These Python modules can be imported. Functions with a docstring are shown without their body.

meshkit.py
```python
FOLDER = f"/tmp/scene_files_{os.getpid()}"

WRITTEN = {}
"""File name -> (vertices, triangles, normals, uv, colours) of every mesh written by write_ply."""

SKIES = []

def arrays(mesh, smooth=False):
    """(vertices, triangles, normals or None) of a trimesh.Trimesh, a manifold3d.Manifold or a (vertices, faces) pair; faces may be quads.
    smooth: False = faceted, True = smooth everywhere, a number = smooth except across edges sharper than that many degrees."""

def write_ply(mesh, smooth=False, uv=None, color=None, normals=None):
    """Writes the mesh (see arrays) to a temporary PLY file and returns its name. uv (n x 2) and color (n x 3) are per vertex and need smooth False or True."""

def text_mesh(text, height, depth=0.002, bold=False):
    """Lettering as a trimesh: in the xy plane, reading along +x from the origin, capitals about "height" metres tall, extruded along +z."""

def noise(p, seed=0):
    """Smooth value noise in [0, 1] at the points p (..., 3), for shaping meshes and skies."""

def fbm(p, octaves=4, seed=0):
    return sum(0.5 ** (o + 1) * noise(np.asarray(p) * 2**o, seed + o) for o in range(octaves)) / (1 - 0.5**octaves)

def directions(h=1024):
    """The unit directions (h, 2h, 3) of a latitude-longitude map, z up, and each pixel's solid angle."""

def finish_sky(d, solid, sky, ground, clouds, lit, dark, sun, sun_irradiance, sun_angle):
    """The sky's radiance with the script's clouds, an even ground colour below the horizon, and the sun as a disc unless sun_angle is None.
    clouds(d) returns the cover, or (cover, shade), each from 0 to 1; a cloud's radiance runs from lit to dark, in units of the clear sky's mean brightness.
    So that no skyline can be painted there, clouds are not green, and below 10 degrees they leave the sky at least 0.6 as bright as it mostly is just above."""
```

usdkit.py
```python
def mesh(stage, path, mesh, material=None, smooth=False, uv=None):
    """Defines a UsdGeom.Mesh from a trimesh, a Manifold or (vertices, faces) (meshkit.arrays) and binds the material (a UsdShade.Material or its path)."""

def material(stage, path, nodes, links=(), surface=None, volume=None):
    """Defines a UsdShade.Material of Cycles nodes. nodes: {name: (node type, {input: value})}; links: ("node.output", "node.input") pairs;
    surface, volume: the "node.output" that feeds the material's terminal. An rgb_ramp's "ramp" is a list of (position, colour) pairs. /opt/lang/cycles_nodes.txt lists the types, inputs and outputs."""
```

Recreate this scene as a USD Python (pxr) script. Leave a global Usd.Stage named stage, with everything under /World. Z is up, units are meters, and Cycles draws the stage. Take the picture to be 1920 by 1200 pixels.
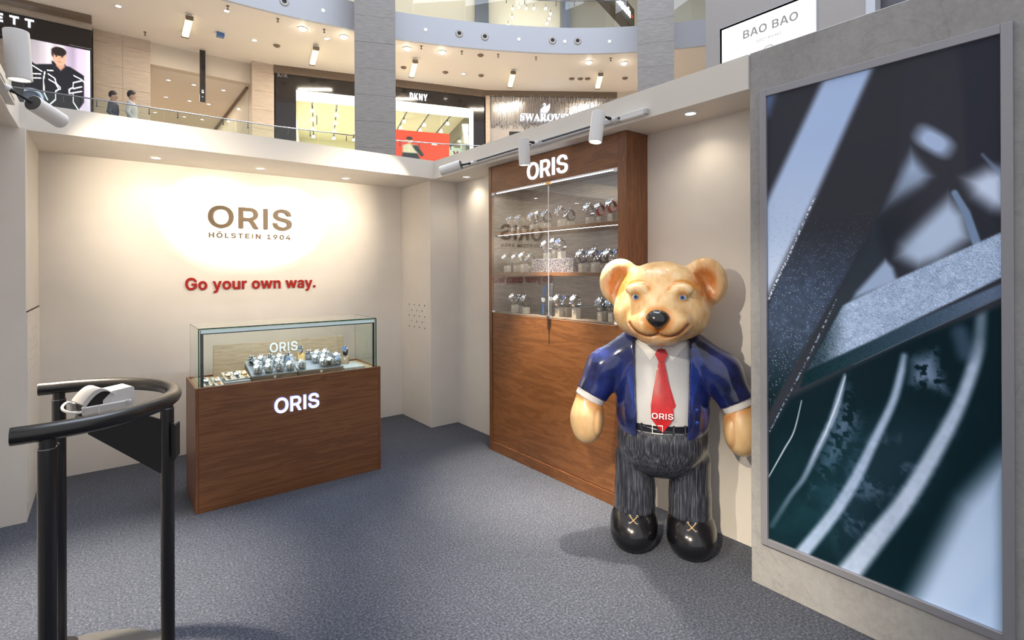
import math, random, glob, shapely
import numpy as np, trimesh, usdkit, meshkit
from pxr import Usd, UsdGeom, UsdLux, Gf, Sdf, Vt, UsdShade
from shapely.geometry import Polygon, Point, LineString, box as sbox
from shapely import affinity, union_all
from trimesh.creation import extrude_polygon, revolve, icosphere, cylinder

random.seed(7); np.random.seed(7); RNG = np.random.default_rng(7)
PI = math.pi
stage = Usd.Stage.CreateInMemory()
UsdGeom.SetStageUpAxis(stage, UsdGeom.Tokens.z); UsdGeom.SetStageMetersPerUnit(stage, 1.0)
UsdGeom.Xform.Define(stage, '/World'); UsdGeom.Scope.Define(stage, '/World/Looks')

# ------------------------------------------------------------------ camera
FPX, CX, CY, EYE, ROLL = 978.0, 960.0, 508.0, 1.6, 0.004
FW = np.array([0.6136, 0.7896, 0.0]); FW /= np.linalg.norm(FW)
RT = np.array([FW[1], -FW[0], 0.0]); UPV = np.array([0, 0, 1.0])
RC = RT - ROLL * UPV; RC /= np.linalg.norm(RC); UC = UPV + ROLL * RT; UC /= np.linalg.norm(UC)
cam = UsdGeom.Camera.Define(stage, '/World/camera')
cam.CreateProjectionAttr('perspective')
cam.CreateHorizontalApertureAttr(36.0); cam.CreateVerticalApertureAttr(22.5)
cam.CreateFocalLengthAttr(FPX / 1920 * 36.0)
cam.CreateVerticalApertureOffsetAttr(-(600 - CY) / 1920 * 36.0)
cam.CreateClippingRangeAttr(Gf.Vec2f(0.05, 200))
cam.CreateExposureAttr(0.0)
M4 = Gf.Matrix4d(*RC, 0, *UC, 0, *(-FW), 0, 0, 0, EYE, 1)
UsdGeom.Xformable(cam).AddTransformOp().Set(M4)


def ray(u, v):
    """The direction (per metre of depth) that a pixel of the photograph was measured along."""
    return FW + (u - CX) / FPX * RC - (v - CY) / FPX * UC


def onx(u, v, x):
    d = ray(u, v); return np.array([0, 0, EYE]) + d * (x / d[0])


def ony(u, v, y):
    d = ray(u, v); return np.array([0, 0, EYE]) + d * (y / d[1])


def onz(u, v, z):
    d = ray(u, v); return np.array([0, 0, EYE]) + d * ((z - EYE) / d[2])


# ------------------------------------------------------------------ sky and large lights
def light_common(l, intensity, color, loc, aim=None, normalize=True, along=None):
    l.CreateIntensityAttr(intensity); l.CreateColorAttr(Gf.Vec3f(*color)); l.CreateNormalizeAttr(normalize)
    z = np.array([0, 0, 1.0]) if aim is None else -(np.array(aim, float) - np.array(loc, float))
    z = z / np.linalg.norm(z); h = np.array([0, 1.0, 0]) if abs(z[1]) < .95 else np.array([1.0, 0, 0])
    x = np.cross(h, z) if along is None else np.array(along, float); x /= np.linalg.norm(x); y = np.cross(z, x)
    UsdGeom.Xformable(l).AddTransformOp().Set(Gf.Matrix4d(*map(float, x), 0, *map(float, y), 0, *map(float, z), 0, *map(float, loc), 1))
    return l


def rect_light(path, w, h, intensity, color, loc, aim=None, along=None):
    l = UsdLux.RectLight.Define(stage, path); l.CreateWidthAttr(w); l.CreateHeightAttr(h)
    return light_common(l, intensity, color, loc, aim, along=along)


def disk_light(path, r, intensity, color, loc, aim=None):
    l = UsdLux.DiskLight.Define(stage, path); l.CreateRadiusAttr(r)
    return light_common(l, intensity, color, loc, aim)


def spot_light(path, r, intensity, color, loc, aim, cone, soft):
    l = UsdLux.SphereLight.Define(stage, path); l.CreateRadiusAttr(r)
    light_common(l, intensity, color, loc, aim)
    s = UsdLux.ShapingAPI.Apply(l.GetPrim()); s.CreateShapingConeAngleAttr(cone); s.CreateShapingConeSoftnessAttr(soft)
    return l


UsdGeom.Scope.Define(stage, '/World/Lights')
dome = UsdLux.DomeLight.Define(stage, '/World/Lights/dome'); dome.CreateIntensityAttr(0.28); dome.CreateColorAttr(Gf.Vec3f(0.97, 0.97, 1.0))
WARM, WARM2, COOL, NEUT = (1, .78, .50), (1, .86, .66), (.80, .88, 1.0), (1, .95, .88)
rect_light('/World/Lights/atrium_skylight', 9, 9, 620, (.74, .84, 1.0), (5.0, 4.5, 17.5))

# ------------------------------------------------------------------ scene-building helpers
_used = {}


def numbered(parent, name):
    k = f'{parent}/{name}'
    n = _used.get(k, 0); _used[k] = n + 1
    return k if n == 0 else f'{k}_{n:03d}'


def cd(prim, **kw):
    for k, v in kw.items():
        if v: prim.SetCustomDataByKey(k, v)
    return prim


class Thing:
    """An Xform at the thing's base; parts are given in its own frame, or in the world's with world=True."""

    def __init__(self, name, label, cat, loc=(0, 0, 0), rz=0.0, group=None, kind=None, mat4=None):
        self.path = numbered('/World', name)
        x = UsdGeom.Xform.Define(stage, self.path)
        if mat4 is not None:
            self.m = np.array(mat4, float)
        else:
            c, s = math.cos(rz), math.sin(rz)
            self.m = np.array([[c, -s, 0, loc[0]], [s, c, 0, loc[1]], [0, 0, 1, loc[2]], [0, 0, 0, 1]], float)
        x.AddTransformOp().Set(Gf.Matrix4d(*[float(a) for a in self.m.T.ravel()]))
        self.prim = x.GetPrim()
        cd(self.prim, label=label, category=cat, group=group, kind=kind)
        self.inv = np.linalg.inv(self.m)

    def part(self, name, mesh, mat, smooth=35, label=None, world=False, paint=None, kind=None):
        return add_mesh(self.path, name, mesh, mat, smooth, label, self.inv if world else None, paint, kind)


class Sub:
    def __init__(self, prim): self.path = str(prim.GetPath())
    def part(self, name, mesh, mat, smooth=35, label=None, paint=None, kind=None):
        return add_mesh(self.path, name, mesh, mat, smooth, label, None, paint, kind)


def tri(mesh):
    if hasattr(mesh, 'to_mesh') or isinstance(mesh, (tuple, list)):
        v, f, _ = meshkit.arrays(mesh); return trimesh.Trimesh(v, f, process=False)
    return mesh


def add_mesh(parent, name, mesh, mat, smooth=35, label=None, xf=None, paint=None, kind=None, category=None, group=None):
    mesh = tri(mesh)
    if xf is not None:
        mesh = mesh.copy(); mesh.apply_transform(xf)
    p = numbered(parent, name)
    g = usdkit.mesh(stage, p, mesh, M[mat], smooth=True if paint is not None else smooth)
    if paint is not None:
        UsdGeom.PrimvarsAPI(g).CreatePrimvar('paint', Sdf.ValueTypeNames.Color3fArray, 'vertex').Set(Vt.Vec3fArray.FromNumpy(np.asarray(paint, np.float32)))
    cd(g.GetPrim(), label=label, kind=kind, category=category, group=group)
    return g.GetPrim()


def solo(name, mesh, mat, label, cat, smooth=35, group=None, kind=None, paint=None, origin=None):
    """A thing that is one mesh; given in world coordinates, stored about its base."""
    mesh = tri(mesh).copy()
    o = np.array([*mesh.bounds.mean(0)[:2], mesh.bounds[0][2]]) if origin is None else np.array(origin, float)
    mesh.apply_translation(-o)
    pr = add_mesh('/World', name, mesh, mat, smooth, label, None, paint, kind, cat, group)
    UsdGeom.Xformable(pr).AddTranslateOp().Set(Gf.Vec3d(*map(float, o)))
    return pr


def struct(name, mesh, mat, smooth=35, label=None):
    return add_mesh('/World', name, mesh, mat, smooth, label, kind='structure')


def dup(src, mat4, label=None, group=None):
    """A copy of a thing: an instance of the first one under the next number."""
    base = src.path.split('/')[-1]
    while base[-4:-3] == '_' and base[-3:].isdigit(): base = base[:-4]
    was = src.prim.GetCustomData()
    t = Thing(base, label or was.get('label'), was.get('category'), group=group or was.get('group'), mat4=mat4)
    t.prim.GetReferences().AddInternalReference(src.prim.GetPath()); t.prim.SetInstanceable(True)
    return t


def mat_at(loc, rz=0, scale=1):
    c, s = math.cos(rz), math.sin(rz)
    return np.array([[c * scale, -s * scale, 0, loc[0]], [s * scale, c * scale, 0, loc[1]], [0, 0, scale, loc[2]], [0, 0, 0, 1]], float)


def frame(x, y, z, o):
    m = np.eye(4)
    for i, a in enumerate((x, y, z)): m[:3, i] = np.array(a, float) / np.linalg.norm(a)
    m[:3, 3] = o
    return m


# ------------------------------------------------------------------ mesh helpers
def bx(a, b):
    """Plain box between two corners."""
    a, b = np.minimum(a, b), np.maximum(a, b)
    m = trimesh.creation.box(np.maximum(b - a, 1e-5)); m.apply_translation((np.array(a) + np.array(b)) / 2); return m


def cbx(a, b, c=0.004):
    """Box with chamfered edges."""
    a, b = np.minimum(a, b).astype(float), np.maximum(a, b).astype(float)
    c = min(c, 0.45 * float((b - a).min()))
    pts = []
    for k in range(3):
        lo, hi = a + c, b - c
        lo[k], hi[k] = a[k], b[k]
        for i in range(8): pts.append([(lo, hi)[(i >> j) & 1][j] for j in range(3)])
    return trimesh.convex.convex_hull(np.array(pts))


def cat(*ms):
    out = []
    for m in ms: out += m if isinstance(m, list) else [m]
    return trimesh.util.concatenate([tri(m) for m in out])


def cyl(p, q, r, n=24, r2=None):
    """A (possibly tapered) capped cylinder from p to q."""
    p, q = np.array(p, float), np.array(q, float); d = q - p; L = np.linalg.norm(d)
    prof = [[0, 0], [r, 0], [r if r2 is None else r2, L], [0, L]]
    m = revolve(np.array(prof), sections=n); m.apply_transform(trimesh.geometry.align_vectors([0, 0, 1], d / L)); m.apply_translation(p)
    return m


def lathe(prof, p=(0, 0, 0), d=(0, 0, 1), n=32):
    m = revolve(np.array(prof, float), sections=n)
    m.apply_transform(trimesh.geometry.align_vectors([0, 0, 1], np.array(d, float) / np.linalg.norm(d))); m.apply_translation(p)
    return m


def tube(path, r, n=14, closed=False):
    """Round tube along a polyline (parallel transport)."""
    P = np.array(path, float); N = len(P)
    T = np.gradient(P, axis=0) if not closed else np.roll(P, -1, 0) - np.roll(P, 1, 0)
    T /= np.linalg.norm(T, axis=1, keepdims=True)
    a = np.array([0, 0, 1.0]) if abs(T[0][2]) < .9 else np.array([1.0, 0, 0])
    n0 = np.cross(T[0], a); n0 /= np.linalg.norm(n0)
    rings = []
    for i in range(N):
        n0 = n0 - T[i] * (n0 @ T[i]); n0 /= np.linalg.norm(n0); b = np.cross(T[i], n0)
        ang = np.linspace(0, 2 * PI, n, endpoint=False)
        rr = r[i] if np.ndim(r) else r
        rings.append(P[i] + rr * (np.cos(ang)[:, None] * n0 + np.sin(ang)[:, None] * b))
    V = np.vstack(rings); F = []
    for i in range(N if closed else N - 1):
        j = (i + 1) % N
        for k in range(n):
            l = (k + 1) % n
            F += [[i * n + k, i * n + l, j * n + l], [i * n + k, j * n + l, j * n + k]]
    if not closed:
        V = np.vstack([V, P[0], P[-1]]); c0, c1 = N * n, N * n + 1
        for k in range(n):
            l = (k + 1) % n
            F += [[c0, l, k], [c1, (N - 1) * n + k, (N - 1) * n + l]]
    m = trimesh.Trimesh(V, np.array(F), process=False); m.fix_normals(); return m


def prism(poly, depth):
    g = [poly] if isinstance(poly, Polygon) else list(poly.geoms)
    return cat([extrude_polygon(p, depth, engine='earcut') for p in g if p.area > 1e-9])


def polyprism(pts, depth): return prism(Polygon(pts), depth)


def xf(mesh, m):
    mesh = tri(mesh).copy(); mesh.apply_transform(m); return mesh


_glyphs = {}


def glyph_poly(ch, bold=0, font='Inter.woff2', size=160):
    """The outline of one character as a shapely shape; capitals are about 1 high; also its advance. bold is the font weight."""
    key = (ch, bold, font)
    if key in _glyphs: return _glyphs[key]
    from PIL import Image, ImageDraw, ImageFont
    inter = font == 'Inter.woff2'; wt = bold or 400
    if ch == 'I' and inter:                                  # a plain bar, without slabs
        s = .125 + (wt - 400) / 300 * .065
        _glyphs[key] = (shapely.box(.11, 0, .11 + s, 1), s + .22); return _glyphs[key]
    fs = glob.glob('/opt/blender-*/*/datafiles/fonts/' + font) or glob.glob('/opt/blender-*/*/datafiles/fonts/Inter.woff2')
    f = ImageFont.truetype(fs[0], size)
    if inter:
        try: f.set_variation_by_axes([32, wt])
        except Exception: pass
    adv = f.getlength(ch); cap = .727 if inter else .714
    x0, y0, x1, y1 = f.getbbox(ch, anchor='ls')
    if x1 <= x0 or ch == ' ':
        _glyphs[key] = (None, adv / (size * cap)); return _glyphs[key]
    im = Image.new('L', (int(x1 - x0 + 8), int(y1 - y0 + 8)))
    ImageDraw.Draw(im).text((4 - x0, 4 - y0), ch, 255, f, anchor='ls')
    on = np.pad(np.asarray(im) > 127, ((0, 0), (1, 1))).astype(np.int8)
    r, s = np.nonzero(np.diff(on, axis=1) == 1); e = np.nonzero(np.diff(on, axis=1) == -1)[1]
    g = union_all(shapely.box(s, -r - 1, e, -r)).buffer(.7).buffer(-.7).simplify(.55)
    k = 1 / (size * cap)
    g = affinity.affine_transform(g, [k, 0, 0, k, (x0 - 4) * k, (4 - y0) * k])
    _glyphs[key] = (g, adv * k); return _glyphs[key]


def letters(text, height, width=None, tracking=0.0, xs=1.0, bold=0, font='Inter.woff2'):
    """[(character, shape)] laid out along +x from 0 with capitals of the given height; scaled to the width if given."""
    out, x = [], 0.0
    for ch in text:
        g, adv = glyph_poly(ch, bold, font)
        if g is not None: out.append((ch, affinity.translate(affinity.scale(g, xs, 1, origin=(0, 0)), x, 0)))
        x += adv * xs + tracking
    lo = min(g.bounds[0] for _, g in out); hi = max(g.bounds[2] for _, g in out)
    sx = height if width is None else width / (hi - lo)
    return [(c, affinity.scale(affinity.translate(g, -lo, 0), sx, height, origin=(0, 0))) for c, g in out]


def sign_letters(thing, text, height, width, m, mat, depth=.012, smooth=False, **kw):
    """Each letter its own part; m maps (x right, y up, z out) to the thing's parent space."""
    for c, g in letters(text, height, width, **kw):
        thing.part('letter', xf(prism(g, depth), m), mat, smooth=False, world=True)


# ------------------------------------------------------------------ surface nets and signed distances, for sculpted shapes
def smin(a, b, k):
    h = np.clip(.5 + .5 * (b - a) / k, 0, 1); return b * (1 - h) + a * h - k * h * (1 - h)


def smax(a, b, k): return -smin(-a, -b, k)


def sd_ell(p, c, r):
    q = p - np.array(c); r = np.array(r, float)
    k0 = np.linalg.norm(q / r, axis=-1); k1 = np.linalg.norm(q / (r * r), axis=-1)
    return k0 * (k0 - 1) / np.maximum(k1, 1e-9)


def sd_cap(p, a, b, ra, rb=None):
    a, b = np.array(a, float), np.array(b, float); rb = ra if rb is None else rb
    pa, ba = p - a, b - a; h = np.clip((pa @ ba) / (ba @ ba), 0, 1)
    return np.linalg.norm(pa - h[..., None] * ba, axis=-1) - (ra + (rb - ra) * h)


def surface(fn, lo, hi, step):
    lo, hi = np.array(lo, float), np.array(hi, float)
    n = np.ceil((hi - lo) / step).astype(int) + 1
    ax = [lo[k] + step * np.arange(n[k]) for k in range(3)]
    G = np.stack(np.meshgrid(*ax, indexing='ij'), -1); F = fn(G)
    inside = F < 0
    c = sum(inside[i:n[0] - 1 + i, j:n[1] - 1 + j, k:n[2] - 1 + k].astype(int) for i in (0, 1) for j in (0, 1) for k in (0, 1))
    act = (c > 0) & (c < 8); idx = -np.ones(act.shape, int); idx[act] = np.arange(act.sum())
    cell = np.argwhere(act); acc = np.zeros((len(cell), 3)); cnt = np.zeros(len(cell))
    cor = [(i, j, k) for i in (0, 1) for j in (0, 1) for k in (0, 1)]
    for a in cor:
        for k in range(3):
            if a[k]: continue
            b = list(a); b[k] = 1
            ia, ib = cell + a, cell + b
            fa, fb = F[tuple(ia.T)], F[tuple(ib.T)]; m = (fa < 0) != (fb < 0)
            t = np.where(m, fa / np.where(m, fa - fb, 1), 0)
            pos = ia + t[:, None] * (np.array(b) - a)
            acc[m] += pos[m]; cnt[m] += 1
    V = lo + step * acc / cnt[:, None]
    Q = []
    for k in range(3):
        u, w = (k + 1) % 3, (k + 2) % 3
        sl0, sl1 = [slice(None)] * 3, [slice(None)] * 3
        sl0[k], sl1[k] = slice(0, -1), slice(1, None)
        A, B = inside[tuple(sl0)], inside[tuple(sl1)]
        e = np.argwhere(A != B); e = e[(e[:, u] > 0) & (e[:, w] > 0) & (e[:, u] < n[u] - 1) & (e[:, w] < n[w] - 1)]
        du, dw = np.eye(3, dtype=int)[u], np.eye(3, dtype=int)[w]
        q = np.stack([idx[tuple((e - du - dw).T)], idx[tuple((e - dw).T)], idx[tuple(e.T)], idx[tuple((e - du).T)]], 1)
        flip = ~A[tuple(e.T)]; q[flip] = q[flip][:, ::-1]; Q.append(q)
    Q = np.vstack(Q); Q = Q[(Q >= 0).all(1)]
    m = trimesh.Trimesh(V, np.vstack([Q[:, [0, 1, 2]], Q[:, [0, 2, 3]]]), process=False)
    # slide the vertices onto the surface
    for _ in range(2):
        d = fn(m.vertices); e = step * .25
        g = np.stack([fn(m.vertices + e * np.eye(3)[k]) - fn(m.vertices - e * np.eye(3)[k]) for k in range(3)], -1) / (2 * e)
        g2 = np.maximum((g * g).sum(-1), .25)
        m.vertices = m.vertices - np.clip(d / g2, -step, step)[:, None] * g
    return m


# ------------------------------------------------------------------ materials
M = {}


def look(name, nodes, links, surf='p.BSDF'):
    M[name] = usdkit.material(stage, '/World/Looks/' + name, nodes, links, surface=surf); return M[name]


def pbr(name, color, rough=.5, metal=0., spec=.5, coat=0., var=0., vscale=20., bump=0., bscale=200., stretch=(1, 1, 1), emit=None, strength=0.):
    n = {'p': ('principled_bsdf', {'base_color': color, 'roughness': rough, 'metallic': metal, 'specular_ior_level': spec, 'coat_weight': coat})}
    L = []
    if emit is not None:
        n['p'][1].update(emission_color=emit, emission_strength=strength)
    if var or bump:
        n['t'] = ('texture_coordinate', {}); n['m'] = ('mapping', {'scale': stretch}); L.append(('t.object', 'm.vector'))
    if var:
        c = np.array(color, float)
        n['n'] = ('noise_texture', {'scale': vscale, 'detail': 4.0, 'roughness': .6}); L.append(('m.vector', 'n.vector'))
        n['r'] = ('rgb_ramp', {'ramp': [(.3, tuple(c * (1 - var))), (.7, tuple(np.minimum(c * (1 + var), 1)))]})
        L += [('n.fac', 'r.fac'), ('r.color', 'p.base_color')]
    if bump:
        n['bn'] = ('noise_texture', {'scale': bscale, 'detail': 3.0}); n['b'] = ('bump', {'strength': bump, 'distance': .002})
        L += [('m.vector', 'bn.vector'), ('bn.fac', 'b.height'), ('b.normal', 'p.normal')]
    return look(name, n, L)


def glow(name, color, strength):
    return look(name, {'e': ('emission', {'color': color, 'strength': strength})}, [], 'e.emission')


def pane(name, tint, ior=1.5, gain=1.0):
    """A window pane with two faces: light passes straight through; the face turned to the viewer mirrors by fresnel."""
    return look(name, {'t': ('transparent_bsdf', {'color': tint}), 'g': ('glossy_bsdf', {'color': (gain, gain, gain), 'roughness': 0.0}), 'f': ('fresnel', {'IOR': ior}), 'x': ('mix_closure', {}),
                       'geo': ('geometry', {}), 'inv': ('math', {'math_type': 'subtract', 'value1': 1.0}), 'mu': ('math', {'math_type': 'multiply'})},
                [('geo.backfacing', 'inv.value2'), ('f.fac', 'mu.value1'), ('inv.value', 'mu.value2'), ('mu.value', 'x.fac'), ('t.BSDF', 'x.closure1'), ('g.BSDF', 'x.closure2')], 'x.closure')


def painted(name, rough=.3, coat=0., emit=0., spec=.5, nvar=0., nscale=300.):
    n = {'a': ('attribute', {'attribute': 'paint'}), 'p': ('principled_bsdf', {'roughness': rough, 'coat_weight': coat, 'specular_ior_level': spec, 'emission_strength': emit})}
    L = [('a.color', 'p.base_color')] + ([('a.color', 'p.emission_color')] if emit else [])
    return look(name, n, L)


def wood(name, dark, mid, light, along=(1, 14, 14), scale=3.0, rough=.38, coat=.1):
    """Veneer: stretched noise along the grain, with wavering cathedral bands."""
    n = {'t': ('texture_coordinate', {}), 'm': ('mapping', {'scale': along}),
         'n1': ('noise_texture', {'scale': scale, 'detail': 6.0, 'roughness': .6, 'distortion': .6}),
         'm2': ('mapping', {'scale': tuple(np.array(along) * 6.0)}), 'n2': ('noise_texture', {'scale': scale * 2, 'detail': 3.0, 'roughness': .7}),
         'w': ('math', {'math_type': 'multiply', 'value2': 9.0}), 'fr': ('math', {'math_type': 'pingpong', 'value2': 1.0}),
         'mixf': ('mix_float', {'fac': .45}),
         'r': ('rgb_ramp', {'ramp': [(.12, dark), (.48, mid), (.85, light)]}),
         'p': ('principled_bsdf', {'roughness': rough, 'coat_weight': coat, 'coat_roughness': .25}),
         'b': ('bump', {'strength': .08, 'distance': .001})}
    L = [('t.object', 'm.vector'), ('m.vector', 'n1.vector'), ('t.object', 'm2.vector'), ('m2.vector', 'n2.vector'), ('n1.fac', 'w.value1'), ('w.value', 'fr.value1'),
         ('fr.value', 'mixf.a'), ('n2.fac', 'mixf.b'), ('mixf.result', 'r.fac'), ('r.color', 'p.base_color'), ('n2.fac', 'b.height'), ('b.normal', 'p.normal')]
    return look(name, n, L)


pbr('white_wall', (.76, .715, .66), .55, var=.03, vscale=3, bump=.05, bscale=60)
pbr('white_trim', (.78, .745, .69), .5)
pbr('white_metal', (.80, .80, .80), .35)
pbr('grey_track', (.55, .56, .58), .35, metal=.3)
pbr('slot_dark', (.05, .05, .055), .5)
pbr('hole_dark', (.03, .025, .02), .8)
pbr('black_metal', (.012, .012, .014), .28, spec=.6)
pbr('black_soft', (.012, .012, .013), .6)
pbr('rail_metal', (.013, .012, .012), .27, spec=.55)
pbr('dark_grey', (.075, .073, .071), .5)
pbr('headset_grey', (.60, .57, .55), .45)
pbr('headset_white', (.72, .70, .68), .4)
pbr('steel', (.62, .63, .66), .18, metal=1.0)
pbr('steel_dark', (.30, .31, .34), .25, metal=1.0)
pbr('gold', (.80, .52, .22), .25, metal=1.0)
pbr('letter_bronze', (.075, .052, .032), .5, spec=.3)
pbr('letter_red', (.36, .014, .008), .6, spec=.3)
pbr('white_print', (.82, .82, .82), .4)
pbr('frame_grey', (.33, .33, .36), .4, metal=.35)
pbr('frame_dark', (.10, .10, .115), .35, metal=.5)
pbr('cream_block', (.50, .44, .36), .55)
pbr('sand_block', (.42, .35, .27), .55)
pbr('grey_pad', (.36, .38, .40), .7)
pbr('pale_pad', (.42, .43, .44), .6)
pbr('tray_grey', (.30, .31, .34), .45)
pbr('strap_tan', (.42, .19, .06), .55)
pbr('strap_brown', (.13, .05, .025), .55)
pbr('strap_black', (.02, .02, .022), .5)
pbr('strap_red', (.42, .05, .03), .5)
pbr('dial_black', (.015, .017, .02), .15)
pbr('dial_blue', (.02, .06, .16), .15)
pbr('dial_white', (.75, .74, .70), .2)
pbr('dial_green', (.03, .10, .06), .15)
pbr('nose_black', (.010, .010, .011), .16, coat=.5, bump=.15, bscale=120)
pbr('eye_blue', (.05, .16, .42), .1, coat=.6)
pbr('eye_white', (.80, .80, .78), .15, coat=.6)
pbr('shirt_white', (.52, .52, .53), .4, coat=.15, var=.05, vscale=6)
pbr('collar_white', (.74, .72, .70), .4, coat=.15)
pbr('tie_red', (.46, .008, .012), .32, coat=.25, var=.25, vscale=9)
pbr('belt_black', (.012, .013, .02), .25, coat=.5)
pbr('jacket_blue', (.010, .018, .105), .18, coat=.8, var=.85, vscale=6)
pbr('lapel_blue', (.012, .040, .26), .20, coat=.8, var=.4, vscale=8)
pbr('shoe_black', (.006, .006, .008), .22, coat=.35)
pbr('lace_tan', (.55, .36, .18), .4)
painted('bear_paint', .36, coat=.25)
painted('print', .35, emit=0.0)
painted('lightbox', .5, emit=.33, spec=.1)
painted('screen', .3, emit=.9)
wood('walnut', (.125, .048, .017), (.185, .074, .027), (.235, .100, .039), along=(.9, .9, 18), scale=2.0)
wood('walnut_cabinet', (.145, .054, .017), (.20, .078, .026), (.25, .103, .037), along=(1.2, 1.2, 9), scale=1.7)
wood('walnut_side', (.125, .046, .016), (.185, .071, .026), (.235, .095, .037), along=(14, 14, 1.2), scale=2.0)
wood('oak', (.36, .25, .145), (.44, .31, .19), (.52, .38, .24), along=(1.5, 1.5, 20), scale=3.0, rough=.5, coat=0)
wood('grey_wood', (.13, .092, .068), (.20, .145, .11), (.26, .20, .155), along=(2, 1.2, 22), scale=2.5, rough=.5, coat=0)
# carpet: short fleck of blue-grey needle felt
look('carpet', {'t': ('texture_coordinate', {}), 'n1': ('noise_texture', {'scale': 85.0, 'detail': 4.0, 'roughness': .85}), 'n2': ('noise_texture', {'scale': 9.0, 'detail': 3.0}),
                'r': ('rgb_ramp', {'ramp': [(.30, (.012, .015, .023)), (.5, (.053, .062, .088)), (.70, (.20, .21, .25))]}),
                'x': ('mix', {'mix_type': 'multiply', 'fac': .35}), 'r2': ('rgb_ramp', {'ramp': [(.3, (.7, .7, .7)), (.7, (1, 1, 1))]}),
                'b': ('bump', {'strength': .5, 'distance': .004}), 'p': ('principled_bsdf', {'roughness': .95, 'specular_ior_level': .1, 'sheen_weight': .15})},
     [('t.object', 'n1.vector'), ('t.object', 'n2.vector'), ('n1.fac', 'r.fac'), ('n2.fac', 'r2.fac'), ('r.color', 'x.color1'), ('r2.color', 'x.color2'), ('x.color', 'p.base_color'), ('n1.fac', 'b.height'), ('b.normal', 'p.normal')])
# printed concrete laminate with thin veins
look('concrete', {'t': ('texture_coordinate', {}), 'n1': ('noise_texture', {'scale': 3.2, 'detail': 8.0, 'roughness': .68}), 'n2': ('noise_texture', {'scale': 40.0, 'detail': 4.0, 'roughness': .7}),
                  'mm': ('mix_float', {'fac': .38}), 'r': ('rgb_ramp', {'ramp': [(.30, (.262, .258, .254)), (.5, (.350, .346, .342)), (.68, (.43, .426, .42))]}),
                  'v': ('noise_texture', {'scale': 1.6, 'detail': 5.0, 'distortion': .8}), 'vr': ('rgb_ramp', {'ramp': [(.492, (1, 1, 1)), (.499, (.72, .72, .71)), (.506, (1, 1, 1))]}),
                  'x': ('mix', {'mix_type': 'multiply', 'fac': .5}), 'p': ('principled_bsdf', {'roughness': .5})},
     [('t.object', 'n1.vector'), ('t.object', 'n2.vector'), ('t.object', 'v.vector'), ('n1.fac', 'mm.a'), ('n2.fac', 'mm.b'), ('mm.result', 'r.fac'), ('v.fac', 'vr.fac'), ('r.color', 'x.color1'), ('vr.color', 'x.color2'), ('x.color', 'p.base_color')])
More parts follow.
